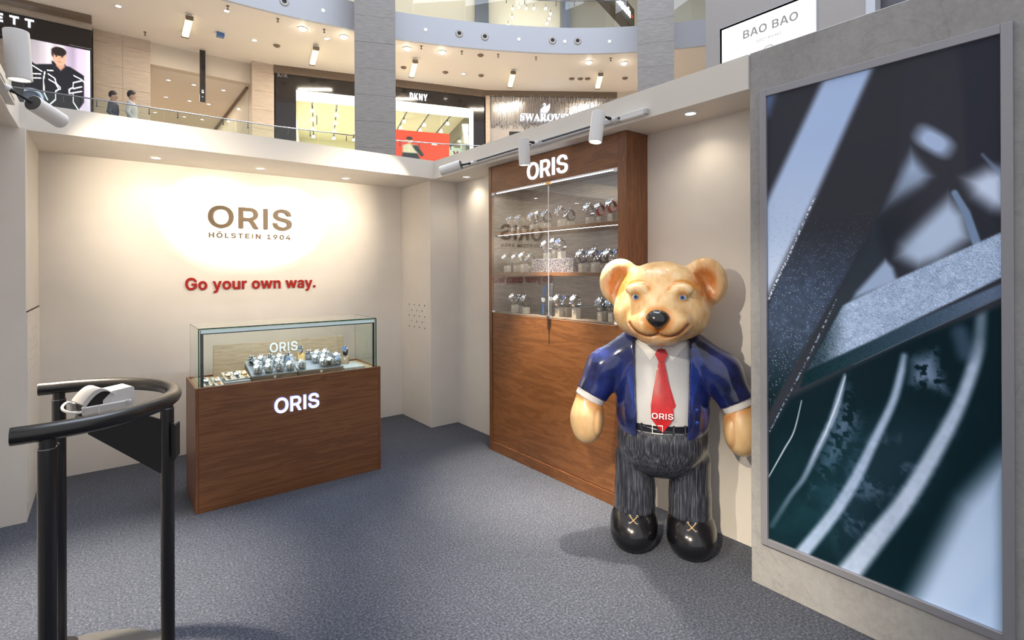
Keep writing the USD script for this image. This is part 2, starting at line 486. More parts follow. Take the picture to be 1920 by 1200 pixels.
# pinstriped trousers of the painted statue: brushed vertical streaks
look('trousers', {'t': ('texture_coordinate', {}), 'm': ('mapping', {'scale': (90, 90, 3.0)}), 'n': ('noise_texture', {'scale': 1.6, 'detail': 2.0, 'roughness': .6}),
                  'r': ('rgb_ramp', {'ramp': [(.40, (.012, .014, .022)), (.56, (.045, .049, .064)), (.72, (.12, .126, .145))]}), 'p': ('principled_bsdf', {'roughness': .28, 'coat_weight': .45})},
     [('t.object', 'm.vector'), ('m.vector', 'n.vector'), ('n.fac', 'r.fac'), ('r.color', 'p.base_color')])
look('sparkle', {'t': ('texture_coordinate', {}), 'v': ('voronoi_texture', {'scale': 170.0}), 'r': ('rgb_ramp', {'ramp': [(.0, (.03, .035, .10)), (.35, (.08, .08, .16)), (.5, (.40, .38, .40)), (.8, (.58, .55, .52)), (1, (.16, .12, .26))], 'interpolate': True}),
                 's': ('separate_color', {}), 'p': ('principled_bsdf', {'roughness': .25, 'metallic': .35})},
     [('t.object', 'v.vector'), ('v.color', 's.color'), ('s.r', 'r.fac'), ('r.color', 'p.base_color')])
pane('clear_glass', (.93, .97, .94))
pane('cabinet_glass', (.93, .94, .94), 1.85)
pane('rail_glass', (.90, .95, .92), 1.45)
pane('acrylic', (.88, .90, .95), 1.5)
pbr('glass_edge', (.02, .13, .07), .15, spec=.7)
glow('bar_glow', (.80, .90, 1.0), .62)
glow('sign_white', (.92, .94, 1.0), 1.5)
glow('led_white', (.88, .92, 1.0), 4.0)
glow('lamp_face', (1, .93, .80), 25.0)
glow('lamp_dim', (1, .90, .74), 2.5)
glow('halo_blue', (.30, .34, 1.0), 1.1)
# the mall
pbr('stone_grey', (.25, .235, .222), .45, var=.20, vscale=4, stretch=(1, 1, 9))
pbr('stone_beige', (.50, .41, .33), .5, var=.14, vscale=3, stretch=(1, 1, 7))
pbr('mall_ceiling', (.76, .70, .64), .6)
pbr('mall_band', (.47, .49, .54), .5)
pbr('rod_wall', (.36, .335, .33), .6)
pbr('mall_floor', (.56, .50, .44), .3)
pbr('mall_wall', (.62, .55, .47), .6)
pbr('grey_render', (.30, .285, .275), .7, var=.16, vscale=60, bump=.2, bscale=80)
pbr('brown_trim', (.17, .125, .09), .5)
pbr('shop_black', (.018, .016, .017), .12, coat=.3)
pbr('shop_inside', (.76, .70, .58), .6)
pbr('shop_red', (.62, .055, .03), .4, emit=(.9, .10, .05), strength=.35)
pbr('crystal_rod', (.50, .46, .44), .22, metal=.85)
pbr('band_ring', (.45, .43, .41), .4)
glow('portal_light', (1, .93, .80), 1.5)
glow('lamp_warm', (1, .84, .52), 1.9)
glow('star_lamp', (1, .92, .78), 60.0)
glow('cool_lamp', (.82, .9, 1.0), 22.0)
glow('track_lamp', (1, .93, .78), 5.0)
glow('sign_cool', (.85, .92, 1.0), 3.5)
glow('lightbox_white', (1, 1, 1), 1.25)

# ================================================================== THE BOOTH
XR, XF, XP = 2.935, 2.60, 2.615        # right wall, right fascia, concrete panel face
YB, YF, YN = 5.38, 4.605, 4.72         # back wall, back fascia, corner pier front
XL, XLF = -0.41, -0.44                 # left pier face, left fascia
ZS, ZT = 2.53, 2.705                   # soffit, top of the fascia
struct('floor', bx((-3.2, -2.5, -.03), (3.1, 5.5, 0)), 'carpet')
struct('floor', bx((-30, -15, -.25), (45, 40, -.05)), 'mall_floor', label='pale mall floor outside the booth')
struct('wall_back', bx((XL - .02, YB, 0), (2.64, YB + .06, ZT)), 'white_wall')
struct('wall_right', cat(bx((XR, 1.2, 0), (XR + .06, 2.256, ZT)), bx((XR, 3.829, 0), (XR + .06, YN + .02, ZT)), bx((XR, 2.25, 2.52), (XR + .06, 3.84, ZT)), bx((3.10, 2.2, 0), (3.14, 3.9, 2.6))), 'white_wall')
struct('wall_left', bx((-.86, .8, 0), (-.80, 4.58, ZT)), 'white_wall')


def vent_pier(name, lo, hi, face, y0, y1, z0, z1, hy0, hy1, hz0, hz1, gap):
    """A boxed-out white pier with a flush board that has 18 drilled ventilation holes."""
    p = UsdGeom.Xform.Define(stage, numbered('/World', name)).GetPrim(); cd(p, kind='structure')
    S = Sub(p)
    S.part('pier_body', bx(lo, hi), 'white_wall')
    g = sbox(y0, z0, y1, z1)
    for r in range(5):
        n = 4 if r % 2 == 0 else 3
        for c in range(n):
            yy = hy0 + (hy1 - hy0) * ((c + (.5 if n == 3 else 0)) / 3); zz = hz0 + (hz1 - hz0) * r / 4
            g = g.difference(Point(yy, zz).buffer(.0100, 8))
    s = face[1]
    m = frame((0, 1, 0), (0, 0, 1), (1, 0, 0), (face[0] if s > 0 else face[0] - .006, 0, 0))
    S.part('vent_panel', xf(prism(g, .006), m), 'white_wall', smooth=False)
    bk = bx((face[0] - .0005 if s > 0 else face[0] - .001, hy0 - .02, hz0 - .02), (face[0] + .001 if s > 0 else face[0] + .0005, hy1 + .02, hz1 + .02))
    S.part('hole_backing', bk, 'hole_dark')
    if gap: S.part('panel_gap', bx((face[0] - .002, y0, z1), (face[0] + .0062, y1, z1 + .007)), 'hole_dark')


vent_pier('wall_corner_right', (2.62, YN, 0), (XR + .06, YB + .06, ZS), (2.62, -1), YN + .002, YB - .002, .002, ZS - .01, 4.85, 5.20, 1.005, 1.24, False)
vent_pier('wall_corner_left', (-.86, 4.56, 0), (XL, YB + .06, ZS), (XL, 1), 4.575, 5.34, .12, 1.345, 4.70, 5.10, .95, 1.215, True)
# soffit ring and fascias
struct('ceiling', cat(bx((XLF, YF + .03, ZS), (XF + .03, YB + .06, ZS + .02)), bx((XF + .03, 1.367, ZS), (XR + .06, YB + .06, ZS + .02)), bx((-.86, .8, ZS), (XLF - .03, YB + .06, ZS + .02)), bx((XLF - .03, YF + .03, ZS), (XLF, YB + .06, ZS + .02))), 'white_wall', label='white soffit of the booth')
struct('trim_1', bx((XLF - .03, YF, ZS - .002), (XF + .03, YF + .03, ZT)), 'white_trim', label='white fascia over the back wall')
struct('trim_2', bx((XF, 1.3671, ZS - .002), (XF + .03, YF + .001, ZT)), 'white_trim', label='white fascia over the right wall')
struct('trim_3', bx((XLF - .03, .8, ZS - .002), (XLF, YF + .001, ZT)), 'white_trim', label='white fascia over the left side')
struct('wall_panel', cbx((XP, -1.2, 0), (XR - .002, 1.367, ZT + .008), .003), 'concrete', label='grey concrete-look panel wall that carries the lightbox')

# recessed downlights
DL = [(.319, 5.12), (1.092, 5.08), (1.884, 5.12), (2.80, 4.33), (2.735, 1.79)]
DLL = ['small round downlight in the soffit above the left of the back wall', 'small round downlight in the soffit above the wall logo', 'small round downlight in the soffit near the right corner of the back wall',
       'small round downlight in the soffit left of the wood cabinet', 'small round downlight in the soffit above the bear']
for i, (x, y) in enumerate(DL):
    t = Thing('downlight', DLL[i], 'downlight', (x, y, ZS), group='soffit downlights')
    t.part('trim_ring', lathe([[.030, .0], [.030, -.004], [.045, -.004], [.047, 0], [.030, .0]]), 'white_metal')
    t.part('lamp', cyl((0, 0, -.0012), (0, 0, .0), .030), 'lamp_face')
    spot_light(f'/World/Lights/downlight_{i}', .02, (2.0, 2.0, 2.0, 2.0, 1.7)[i], WARM2, (x, y, ZS - .03), (x, y, 0), 70, 1.0)


def track_spot(base, axis, length, r, label, lit, joint, light=None, spill=None):
    """A white cylinder spotlight: base is its rear centre, axis points where it shines, joint is where its arm leaves the track."""
    a = np.array(axis, float); a /= np.linalg.norm(a); base = np.array(base, float)
    t = Thing('track_spotlight', label, 'spotlight', tuple(base), group='track spotlights')
    e = a * length
    prof = [[0, .004], [r * .93, .004], [r * .93, 0], [r - .002, 0], [r, .003], [r, length - .002], [r - .002, length], [r - .006, length], [r - .007, length - .006], [0, length - .006]]
    t.part('housing', lathe(prof, (0, 0, 0), a, 40), 'white_metal')
    t.part('rear_cap', lathe([[0, .0045], [r * .925, .0045], [r * .925, .001], [0, .001]], (0, 0, 0), a, 40), 'dark_grey')
    t.part('lamp', lathe([[0, length - .0055], [r - .0075, length - .0055], [r - .0075, length - .003], [0, length - .003]], (0, 0, 0), a, 40), 'lamp_face' if lit else 'lamp_dim')
    j = np.array(joint, float) - base; near = a * .012; u = j - near; u /= np.linalg.norm(u)
    side = near + u * (r * .2)
    t.part('arm', cat(cyl(side, j - u * .035, .007), cyl(j - u * .055, j - u * .035, .010)), 'black_soft')
    t.part('adapter', cat(cyl(j - u * .036, j - u * .006, .016), cyl(j - u * .006, j + u * .002, .022)), 'white_metal')
    if light:
        spot_light(f'/World/Lights/{t.path.split("/")[-1]}', .03, light[0], light[1], base + a * (length + .012), base + a * 3, light[2], light[3])
    if spill:
        spot_light(f'/World/Lights/{t.path.split("/")[-1]}_spill', .03, spill[0], spill[1], base + a * (length + .012), base + a * 3, spill[2], spill[3])
    return t


def track(name, label, a, b):
    """A light-grey aluminium lighting track on the fascia with a dark slot, from a to b (along y)."""
    t = Thing('lighting_track', label, 'lighting track', tuple(a))
    L = b[1] - a[1]
    t.part('rail', cbx((-.018, 0, -.016), (.018, L, .016), .003), 'grey_track')
    return t


# right track: fixed on the face of the right fascia
tr = track('lighting_track', 'long pale lighting track on the fascia above the cabinet', (XF - .018, 1.98, 2.562), (XF - .018, 4.28, 2.562))
for k, (y0, y1) in enumerate([(2.36, 2.93), (3.06, 3.80), (2.07, 2.20), (3.93, 4.25)]):
    tr.part('slot', bx((-.0186, y0 - 1.98, -.004), (-.017, y1 - 1.98, .008)), 'slot_dark')
tr.part('feed_box', cbx((-.022, 0.02, -.019), (.016, .20, .019), .003), 'white_metal')
tl = track('lighting_track', 'pale lighting track on the left fascia beside two white spotlights', (XLF + .018, .4, 2.562), (XLF + .018, 4.05, 2.562))
for y0, y1 in [(3.20, 3.66), (3.80, 4.0), (1.3, 3.1)]:
    tl.part('slot', bx((.0170, y0 - .4, -.004), (.0186, y1 - .4, .008)), 'slot_dark')
LOGO = np.array([1.06, YB, 2.06])
b = np.array([2.46, 3.89, 2.535]); track_spot(b, np.array([1.33, YB, 2.06]) - b, .195, .043, 'white cylinder spotlight aimed left at the wall logo', True, (XF - .02, 3.86, 2.562), (88, (1, .88, .68), 14, .7), (34, (1, .85, .64), 42, 1.0))
b = np.array([2.46, 3.02, 2.585]); track_spot(b, (.012, .0, -.2), .195, .043, 'white cylinder spotlight hanging in front of the cabinet sign', False, (XF - .02, 2.99, 2.562), (170, WARM2, 26, .9))
b = np.array([2.46, 2.265, 2.60]); track_spot(b, (-.035, .0, -.2), .195, .043, 'white cylinder spotlight with a bright face above the right side of the cabinet', True, (XF - .02, 2.235, 2.562), (110, WARM2, 28, .9))
b = np.array([-.30, 3.03, 2.625]); track_spot(b, (.01, .005, -.2), .205, .043, 'large white spotlight hanging straight down at the left edge', False, (XLF + .02, 3.06, 2.562), (230, WARM2, 28, .9))
b = np.array([-.305, 3.715, 2.495]); track_spot(b, np.array([.79, YB, 2.07]) - b, .195, .043, 'white spotlight showing its dark rear cap, aimed at the back wall', True, (XLF + .02, 3.70, 2.562), (80, (1, .88, .68), 14.5, .7), (34, (1, .85, .64), 42, 1.0))
b = np.array([-.30, 1.75, 2.60]); track_spot(b, np.array([2.28, 1.72, .80]) - b, .195, .043, 'white spotlight on the left track aimed at the bear', True, (XLF + .02, 1.75, 2.562), (64, (1, .89, .72), 24, .8))

b = np.array([-.30, .55, 2.60]); track_spot(b, np.array([1.95, 1.62, 0]) - b, .195, .043, 'white spotlight at the near end of the left track aimed at the carpet', True, (XLF + .02, .60, 2.562), (190, WARM2, 21, .9))

# wall lettering
BACK = lambda x, z, off=0.0: frame((1, 0, 0), (0, 0, 1), (0, -1, 0), (x, YB - off, z))
t = Thing('wall_logo', 'large bronze ORIS letters over small HÖLSTEIN 1904 on the back wall', 'sign', (1.08, YB, 1.91))
sign_letters(t, 'ORIS', .193, .718, BACK(.719, 2.007), 'letter_bronze', .016, bold=590, tracking=.05)
sign_letters(t, 'HÖLSTEIN 1904', .044, .700, BACK(.726, 1.914), 'letter_bronze', .006, tracking=.28, bold=640)
t = Thing('wall_slogan', 'red lettering Go your own way. on the back wall', 'sign', (1.1, YB, 1.4))
sign_letters(t, 'Go your own way.', .106, 1.119, BACK(.544, 1.443), 'letter_red', .012, bold=700, tracking=.02)

# ================================================================== GLASS-TOPPED DISPLAY COUNTER
CX0, CX1, CY0, CY1, CZ, GZ = .458, 1.753, 4.0, 4.50, .83, 1.222
t = counter = Thing('display_counter', 'walnut display counter with a glass box of watches on top', 'display case', ((CX0 + CX1) / 2, (CY0 + CY1) / 2, 0))
W = dict(world=True)
t.part('front_panel', cbx((CX0 + .018, CY0, .0), (CX1 - .018, CY0 + .018, CZ), .0015), 'walnut', **W)
t.part('side_panel', cbx((CX0, CY0, 0), (CX0 + .0175, CY1, CZ), .0015), 'walnut_side', **W)
t.part('side_panel', cbx((CX1 - .0175, CY0, 0), (CX1, CY1, CZ), .0015), 'walnut_side', **W)
t.part('back_panel', cbx((CX0 + .018, CY1 - .018, 0), (CX1 - .018, CY1, CZ), .0015), 'walnut', **W)
t.part('deck', bx((CX0 + .018, CY0 + .0185, CZ - .035), (CX1 - .018, CY1 - .0185, CZ - .012)), 'oak', label='lighter wood deck under the glass', **W)
gx0, gx1, gy0, gy1, gt = CX0 + .022, CX1 - .028, CY0 + .020, CY1 - .03, .008
zb = CZ - .012
t.part('glass_pane', bx((gx0, gy0, zb), (gx1, gy0 + .001, GZ - gt)), 'clear_glass', label='front pane', **W)
t.part('glass_pane', bx((gx0, gy0 + .001, zb), (gx0 + .001, gy1, GZ - gt)), 'clear_glass', label='left pane', **W)
t.part('glass_pane', bx((gx1 - .001, gy0 + .001, zb), (gx1, gy1, GZ - gt)), 'clear_glass', label='right pane', **W)
t.part('glass_top', bx((gx0, gy0, GZ - .001), (gx1, gy1, GZ)), 'clear_glass', **W)
e = .0075
t.part('glass_edge', cat(bx((gx0 - .001, gy0 - .002, GZ - e), (gx1 + .001, gy0 + .001, GZ + .001)), bx((gx0 - .002, gy0 - .002, zb), (gx0 + .005, gy0 + .003, GZ - e)),
                         bx((gx1 - .005, gy0 - .002, zb), (gx1 + .002, gy0 + .003, GZ - e))), 'glass_edge', label='dark green glass edges', **W)
t.part('glass_edge', cat(bx((gx0 - .001, gy0, GZ - .004), (gx0 + .001, gy1, GZ + .001)), bx((gx1 - .001, gy0, GZ - .004), (gx1 + .001, gy1, GZ + .001)), bx((gx0, gy1 - .001, zb), (gx0 + .002, gy1 + .001, GZ)), bx((gx1 - .002, gy1 - .001, zb), (gx1, gy1 + .001, GZ))), 'steel_dark', label='thin rear glass joints', **W)
t.part('light_bar', cat(bx((gx0 + .012, gy0 + .008, GZ - .034), (gx1 - .012, gy0 + .022, GZ - .012))), 'grey_pad', label='pale light bar under the glass top', **W)
t.part('bar_strip', bx((gx0 + .016, gy0 + .004, GZ - .034), (gx1 - .016, gy0 + .009, GZ - .013)), 'bar_glow', label='pale luminous strip of the light bar', **W)
t.part('light_frame', cat(bx((gx0 + .012, gy0 + .006, GZ - .041), (gx1 - .012, gy0 + .024, GZ - .0345)), bx((gx0 + .012, gy0 + .006, zb), (gx0 + .030, gy0 + .022, GZ - .041)), bx((gx1 - .026, gy0 + .006, zb), (gx1 - .012, gy0 + .022, GZ - .041))), 'frame_dark', label='dark metal frame inside the front glass', **W)
rect_light('/World/Lights/counter_led', gx1 - gx0 - .06, .012, 1.35, COOL, ((gx0 + gx1) / 2, gy0 + .030, GZ - .043), ((gx0 + gx1) / 2, gy0 + .20, .82))
sign_letters(t, 'ORIS', .104, .312, frame((1, 0, 0), (0, 0, 1), (0, -1, 0), (.947, CY0 - .004, .585)), 'sign_white', .012, bold=560, tracking=.03)
for c, g in letters('ORIS', .104, .312, bold=560, tracking=.03): t.part('letter_halo', xf(prism(g.buffer(.004), .004), frame((1, 0, 0), (0, 0, 1), (0, -1, 0), (.947, CY0, .585))), 'halo_blue', smooth=False, world=True)
ORISL = lambda x, w, z, h, y: letters('ORIS', h, w, bold=650, tracking=.03)
# board at the back of the glass box
bd = Thing('back_board', 'light oak board with white ORIS letters at the back of the glass box', 'display board', (1.105, 4.40, CZ - .012))
bd.part('board', cbx((.62, 4.395, CZ - .012), (1.592, 4.412, 1.056), .001), 'oak', world=True)
sign_letters(bd, 'ORIS', .073, .210, frame((1, 0, 0), (0, 0, 1), (0, -1, 0), (1.005, 4.395, .968)), 'white_print', .01, bold=650, tracking=.03)

# ================================================================== WATCHES
def ring_band(r, w, th, n=30, a0=0, a1=2 * PI):
    """A strap: band of width w (along x) curved about the x axis."""
    full = a1 - a0 > 6.28
    ang = np.linspace(a0, a1, n, endpoint=not full)
    V, F = [], []
    for a in ang:
        for (rr, xx) in ((r, -w / 2), (r + th, -w / 2 + .001), (r + th, w / 2 - .001), (r, w / 2)):
            V.append([xx, -rr * math.cos(a), rr * math.sin(a)])
    m = len(ang)
    for i in range(m if full else m - 1):
        j = (i + 1) % m
        for k in range(4):
            l = (k + 1) % 4
            F += [[i * 4 + k, i * 4 + l, j * 4 + l], [i * 4 + k, j * 4 + l, j * 4 + k]]
    if not full: F += [[0, 2, 1], [0, 3, 2], [(m - 1) * 4, (m - 1) * 4 + 1, (m - 1) * 4 + 2], [(m - 1) * 4, (m - 1) * 4 + 2, (m - 1) * 4 + 3]]
    t = trimesh.Trimesh(np.array(V), np.array(F), process=False); t.fix_normals(); return t


def watch_head(t, m, dial, case='steel'):
    """Case, bezel, dial with hands, and crown; m places the head (z is out of the dial)."""
    R = .020
    t.part('case', xf(cat(lathe([[0, -.006], [R * .85, -.006], [R, -.003], [R, .002], [R * .96, .003], [R * .86, .0045], [R * .80, .0035], [0, .0035]], n=24), cyl((R * .9, 0, 0), (R + .004, 0, 0), .0028, 10),
                          cbx((-.0115, R * .75, -.005), (-.0085, R + .006, .001), .001), cbx((.0085, R * .75, -.005), (.0115, R + .006, .001), .001),
                          cbx((-.0115, -R - .006, -.005), (-.0085, -R * .75, .001), .001), cbx((.0085, -R - .006, -.005), (.0115, -R * .75, .001), .001)), m), case)
    d = t.part('dial', xf(cyl((0, 0, .0035), (0, 0, .0038), R * .80, 24), m), dial)
    s = Sub(d)
    hm = 'dial_black' if dial == 'dial_white' else 'white_print'
    s.part('hand', xf(cat(cbx((-.0008, -.002, .0041), (.0008, .012, .0045), .0001), xf(cbx((-.0009, -.002, .0041), (.0009, .009, .0045), .0001), trimesh.transformations.rotation_matrix(2.0, (0, 0, 1)))), m), hm, smooth=False)
    s.part('hour_mark', xf(cat([xf(bx((-.0006, .0125, .0039), (.0006, .0148, .0042)), trimesh.transformations.rotation_matrix(k * PI / 6, (0, 0, 1))) for k in range(12)]), m), hm, smooth=False)


def ring_watch(label, strap, dial, mat4, group, holder=True):
    """A watch closed round a ring; its dial faces local -y and up."""
    t = Thing('wrist_watch', label, 'watch', group=group, mat4=mat4)
    t.part('strap', ring_band(.0265, .019, .0032), strap)
    if holder: t.part('ring_holder', ring_band(.0235, .012, .0025), 'acrylic')
    a = math.radians(38)
    n = np.array([0, -math.cos(a), math.sin(a)]); up = np.array([0, math.sin(a), math.cos(a)])
    watch_head(t, frame(np.cross(up, n), up, n, n * .0325), dial)
    return t


_protos = {}


def put_watch(label, strap, dial, mat4, group):
    key = (strap, dial)
    if key in _protos: return dup(_protos[key], mat4, label, group)
    _protos[key] = ring_watch(label, strap, dial, mat4, group); return _protos[key]


ORD = ['first', 'second', 'third', 'fourth', 'fifth', 'sixth', 'seventh', 'eighth', 'ninth', 'tenth', 'eleventh', 'twelfth', 'thirteenth']
_block = {}


def put_block(label, kind, mat4, size):
    """A small plinth with a pale shield emblem on its front."""
    w, d, h = size; key = (kind, size)
    if key in _block: return dup(_block[key], mat4, label)
    t = Thing('watch_stand', label, 'watch stand', group=None, mat4=mat4)
    t.part('block', cbx((-w / 2, -d / 2, 0), (w / 2, d / 2, h), .0015), kind)
    sh = Polygon([(-.006, .007), (.006, .007), (.006, -.002), (.004, -.005), (0, -.008), (-.004, -.005), (-.006, -.002)])
    t.part('emblem', xf(prism(sh, .0015), frame((1, 0, 0), (0, 0, 1), (0, -1, 0), (0, -d / 2, h * .72))), 'white_print')
    t.part('ring_post', cbx((-.010, -.004, h), (.010, .004, h + .006), .001), 'acrylic')
    _block[key] = t; return t


_cush = {}


def put_cushion(label, mat4, group):
    if 'c' in _cush: return dup(_cush['c'], mat4, label, group)
    t = Thing('watch_cushion', label, 'cushion', mat4=mat4, group=group)
    prof = [[0, -.026], [.015, -.026], [.0215, -.022], [.0228, -.012], [.0228, .012], [.0215, .022], [.015, .026], [0, .026]]
    body = lathe(prof, (0, 0, 0), (1, 0, 0), 24)
    t.part('pillow', cat(body, cbx((-.022, -.010, -.034), (.022, .024, -.004), .006)), 'pale_pad', smooth=50)
    _cush['c'] = t; return t


# --- two sloping trays of watches on cushions
def sloped_tray(x0, x1, label, rows, where):
    y0, y1, z0 = 4.075, 4.315, CZ - .012
    slope = math.radians(17)
    t = Thing('display_tray', label, 'tray', ((x0 + x1) / 2, (y0 + y1) / 2, z0))
    zf = z0 + .040
    pts = [(y0, z0), (y1, z0), (y1, zf + (y1 - y0) * math.tan(slope) - .012), (y0, zf - .012)]
    base = xf(polyprism(pts, x1 - x0 - .004), frame((0, 1, 0), (0, 0, 1), (1, 0, 0), (x0 + .002, 0, 0)))
    t.part('plinth', base, 'grey_wood', world=True)
    c, s = math.cos(slope), math.sin(slope)
    fr = frame((1, 0, 0), (0, c, s), (0, -s, c), (x0, y0, zf - .011))
    L = (y1 - y0) / c
    t.part('tray_board', xf(cbx((0, -.004, 0), (x1 - x0, L, .011), .002), fr), 'tray_grey', world=True)
    sh = Polygon([(-.008, .009), (.008, .009), (.008, -.003), (.005, -.007), (0, -.010), (-.005, -.007), (-.008, -.003)])
    t.part('emblem', xf(prism(sh, .002), frame((1, 0, 0), (0, 0, 1), (0, -1, 0), ((x0 + x1) / 2, y0, z0 + .016))), 'white_print', world=True)
    rn = ['front', 'middle', 'back']
    for r, row in enumerate(rows):
        for i, (fx, strap, dial, lift) in enumerate(row):
            yy = .034 + r * .072
            o = (fr @ np.array([fx * (x1 - x0), yy, .011 + .034 + lift, 1]))[:3]
            a = f'{ORD[i]} from left in the {rn[r]} row of {where}'
            rz = -.62 + RNG.uniform(-.1, .1)
            put_cushion('grey cushion, ' + a, mat_at(o + [0, 0, .002], rz, 1.04), 'watch cushions in the sloping trays')
            put_watch('watch, ' + a, strap, dial, mat_at(o + [0, 0, .002], rz, 1.04), 'watches on cushions in the glass box')
            if lift: t.part('riser', bx(o - [.018, .016, .034 + lift], o + [.018, .016, -.034]), 'pale_pad', world=True)


S_, K_, B_, T_ = 'steel', 'strap_black', 'strap_brown', 'strap_tan'
W_, N_, U_, G_ = 'dial_white', 'dial_black', 'dial_blue', 'dial_green'
sloped_tray(.812, 1.126, 'grey sloping tray of watches left of the centre of the glass box', [
    [(.15, S_, W_, 0), (.38, S_, W_, 0), (.62, S_, N_, 0), (.86, S_, W_, 0)],
    [(.20, S_, W_, 0), (.44, S_, W_, 0), (.67, S_, W_, 0), (.89, S_, U_, 0)],
    [(.12, K_, N_, 0), (.33, S_, W_, 0), (.54, K_, N_, 0), (.75, S_, W_, 0), (.94, K_, N_, 0)]], 'the left sloping tray')
sloped_tray(1.132, 1.474, 'grey sloping tray of watches right of the centre of the glass box', [
    [(.10, S_, N_, 0), (.56, S_, W_, 0), (.72, B_, W_, 0), (.90, S_, U_, 0)],
    [(.46, S_, W_, 0), (.64, S_, W_, 0), (.80, S_, N_, 0), (.95, S_, W_, 0)],
    [(.38, S_, N_, 0), (.56, S_, W_, 0), (.75, S_, W_, 0)]], 'the right sloping tray')
# a wedge stand with one watch, between the two clusters of the right tray
wx, wy, wz = 1.195, 4.235, CZ - .012 + .086
t = Thing('watch_wedge', 'amber wood wedge stand holding one raised watch in the glass box', 'watch stand', (wx, wy, wz))
t.part('wedge', xf(polyprism([(-.03, 0), (.03, 0), (.012, .062), (-.005, .062)], .05), frame((0, 1, 0), (0, 0, 1), (1, 0, 0), (-.025, 0, 0))), 'gold')
put_watch('watch raised on the amber wedge stand right of the ORIS letters', S_, N_, mat_at((wx, wy - .004, wz + .088), -.5), 'watches on cushions in the glass box')
# right-hand block with one watch and pale pad
zd = CZ - .012
solo('display_pad', cbx((1.486, 4.08, zd), (1.656, 4.36, zd + .018), .002), 'pale_pad', 'pale grey display pad at the right end of the glass box', 'display pad')
put_block('oak block holding a single watch at the right end of the glass box', 'oak', mat_at((1.563, 4.27, zd + .018), -.6), (.05, .05, .062))
put_watch('dark watch standing on the oak block at the right end of the glass box', K_, U_, mat_at((1.563, 4.27, zd + .122), -.65, 1.25), 'watches on cushions in the glass box')


# --- flat watches lying on pads at the left end
def flat_watch(label, strap, dial, case, mat4):
    t = Thing('wrist_watch', label, 'watch', group='flat watches on pads', mat4=mat4)
    for s in (-1, 1):
        pts = [(-.010, .018 * s), (.010, .018 * s), (.0085, .052 * s), (0, .055 * s), (-.0085, .052 * s)]
        t.part('strap', polyprism(pts if s > 0 else pts[::-1], .003), strap)
    watch_head(t, frame((1, 0, 0), (0, 1, 0), (0, 0, 1), (0, 0, .007)), dial, case)
    return t


def pad(name, label, x, y, z, rz, tilt):
    c, s = math.cos(tilt), math.sin(tilt)
    m = mat_at((x, y, z), rz) @ frame((1, 0, 0), (0, c, s), (0, -s, c), (0, 0, 0))
    t = Thing('watch_pad', label, 'display pad', mat4=m, group='cream watch pads')
    t.part('pad', cbx((-.027, -.066, 0), (.027, .066, .009), .002), 'cream_block')
    t.part('bar', cbx((-.010, -.060, .009), (.010, -.056, .012), .001), 'steel_dark')
    return m @ mat_at((0, 0, .0095))


solo('pad_tray', cbx((.640, 4.06, zd), (.806, 4.26, zd + .020), .003), 'tray_grey', 'low grey tray under three watch pads', 'tray')
P5 = [(.535, 4.105, .004, 'strap_black', 'dial_white', 'steel', 'flat grey watch on the leftmost cream pad', 'leftmost cream watch pad beside the dark frame'),
      (.602, 4.085, .004, 'strap_tan', 'dial_white', 'steel', 'flat tan-strapped watch on the second cream pad from the left', 'second cream watch pad from the left, on the deck'),
      (.672, 4.125, .024, 'strap_brown', 'dial_white', 'gold', 'flat watch with brown strap at the left of the low grey tray', 'cream watch pad at the left of the low grey tray'),
      (.726, 4.130, .024, 'strap_black', 'dial_white', 'steel', 'flat watch with dark strap in the middle of the low grey tray', 'cream watch pad in the middle of the low grey tray'),
      (.778, 4.135, .024, 'gold', 'dial_white', 'gold', 'flat gold-toned watch at the right of the low grey tray', 'cream watch pad at the right of the low grey tray')]
for x, y, dz, st, dl, cs, lw, lp in P5:
    m = pad('watch_pad', lp, x, y + .02, zd + dz + .016, .10, math.radians(16))
    flat_watch(lw, st, dl, cs, m)

# ================================================================== TALL WALNUT CABINET
KX, KY0, KY1, KZ = 2.713, 2.256, 3.829, 2.526
oy0, oy1, oz0, oz1 = 2.330, 3.775, 1.232, 2.296
t = cab = Thing('display_cabinet', 'tall walnut display cabinet with two glass doors built into the right wall', 'cabinet', (2.85, (KY0 + KY1) / 2, 0))
t.part('side_panel', cbx((KX + .021, KY0, 0), (3.09, KY0 + .02, KZ), .001), 'walnut_side', world=True)
t.part('side_panel', cbx((KX + .021, KY1 - .02, 0), (3.09, KY1, KZ), .001), 'walnut_side', world=True)
t.part('stile', cbx((KX, KY0, 0), (KX + .02, oy0, KZ), .001), 'walnut_side', world=True)
t.part('stile', cbx((KX, oy1 + .012, 0), (KX + .02, KY1, KZ), .001), 'walnut_side', world=True)
t.part('header_panel', cbx((KX + .004, oy0 + .0005, oz1), (KX + .021, oy1 + .0115, KZ - .001), .0008), 'walnut_cabinet', world=True)
t.part('lower_door', cbx((KX + .006, oy0 + .004, .088), (KX + .021, oy1 + .008, oz0 - .006), .001), 'walnut_cabinet', world=True)
t.part('kick_rail', cbx((KX, oy0 + .0005, 0), (KX + .021, oy1 + .0115, .084), .001), 'walnut_cabinet', world=True)
t.part('back_panel', bx((3.07, KY0 + .0205, .9), (3.089, KY1 - .0205, KZ - .01)), 'grey_wood', world=True)
t.part('inner_side', bx((KX + .022, KY0 + .0205, oz0 - .02), (3.069, KY0 + .06, oz1 + .05)), 'grey_wood', world=True)
t.part('inner_side', bx((KX + .022, KY1 - .045, oz0 - .02), (3.069, KY1 - .0205, oz1 + .05)), 'grey_wood', world=True)
t.part('top_board', bx((KX + .022, KY0 + .061, oz1 + .035), (3.069, KY1 - .046, oz1 + .055)), 'grey_wood', world=True)
SH = [1.235, 1.588, 1.942]
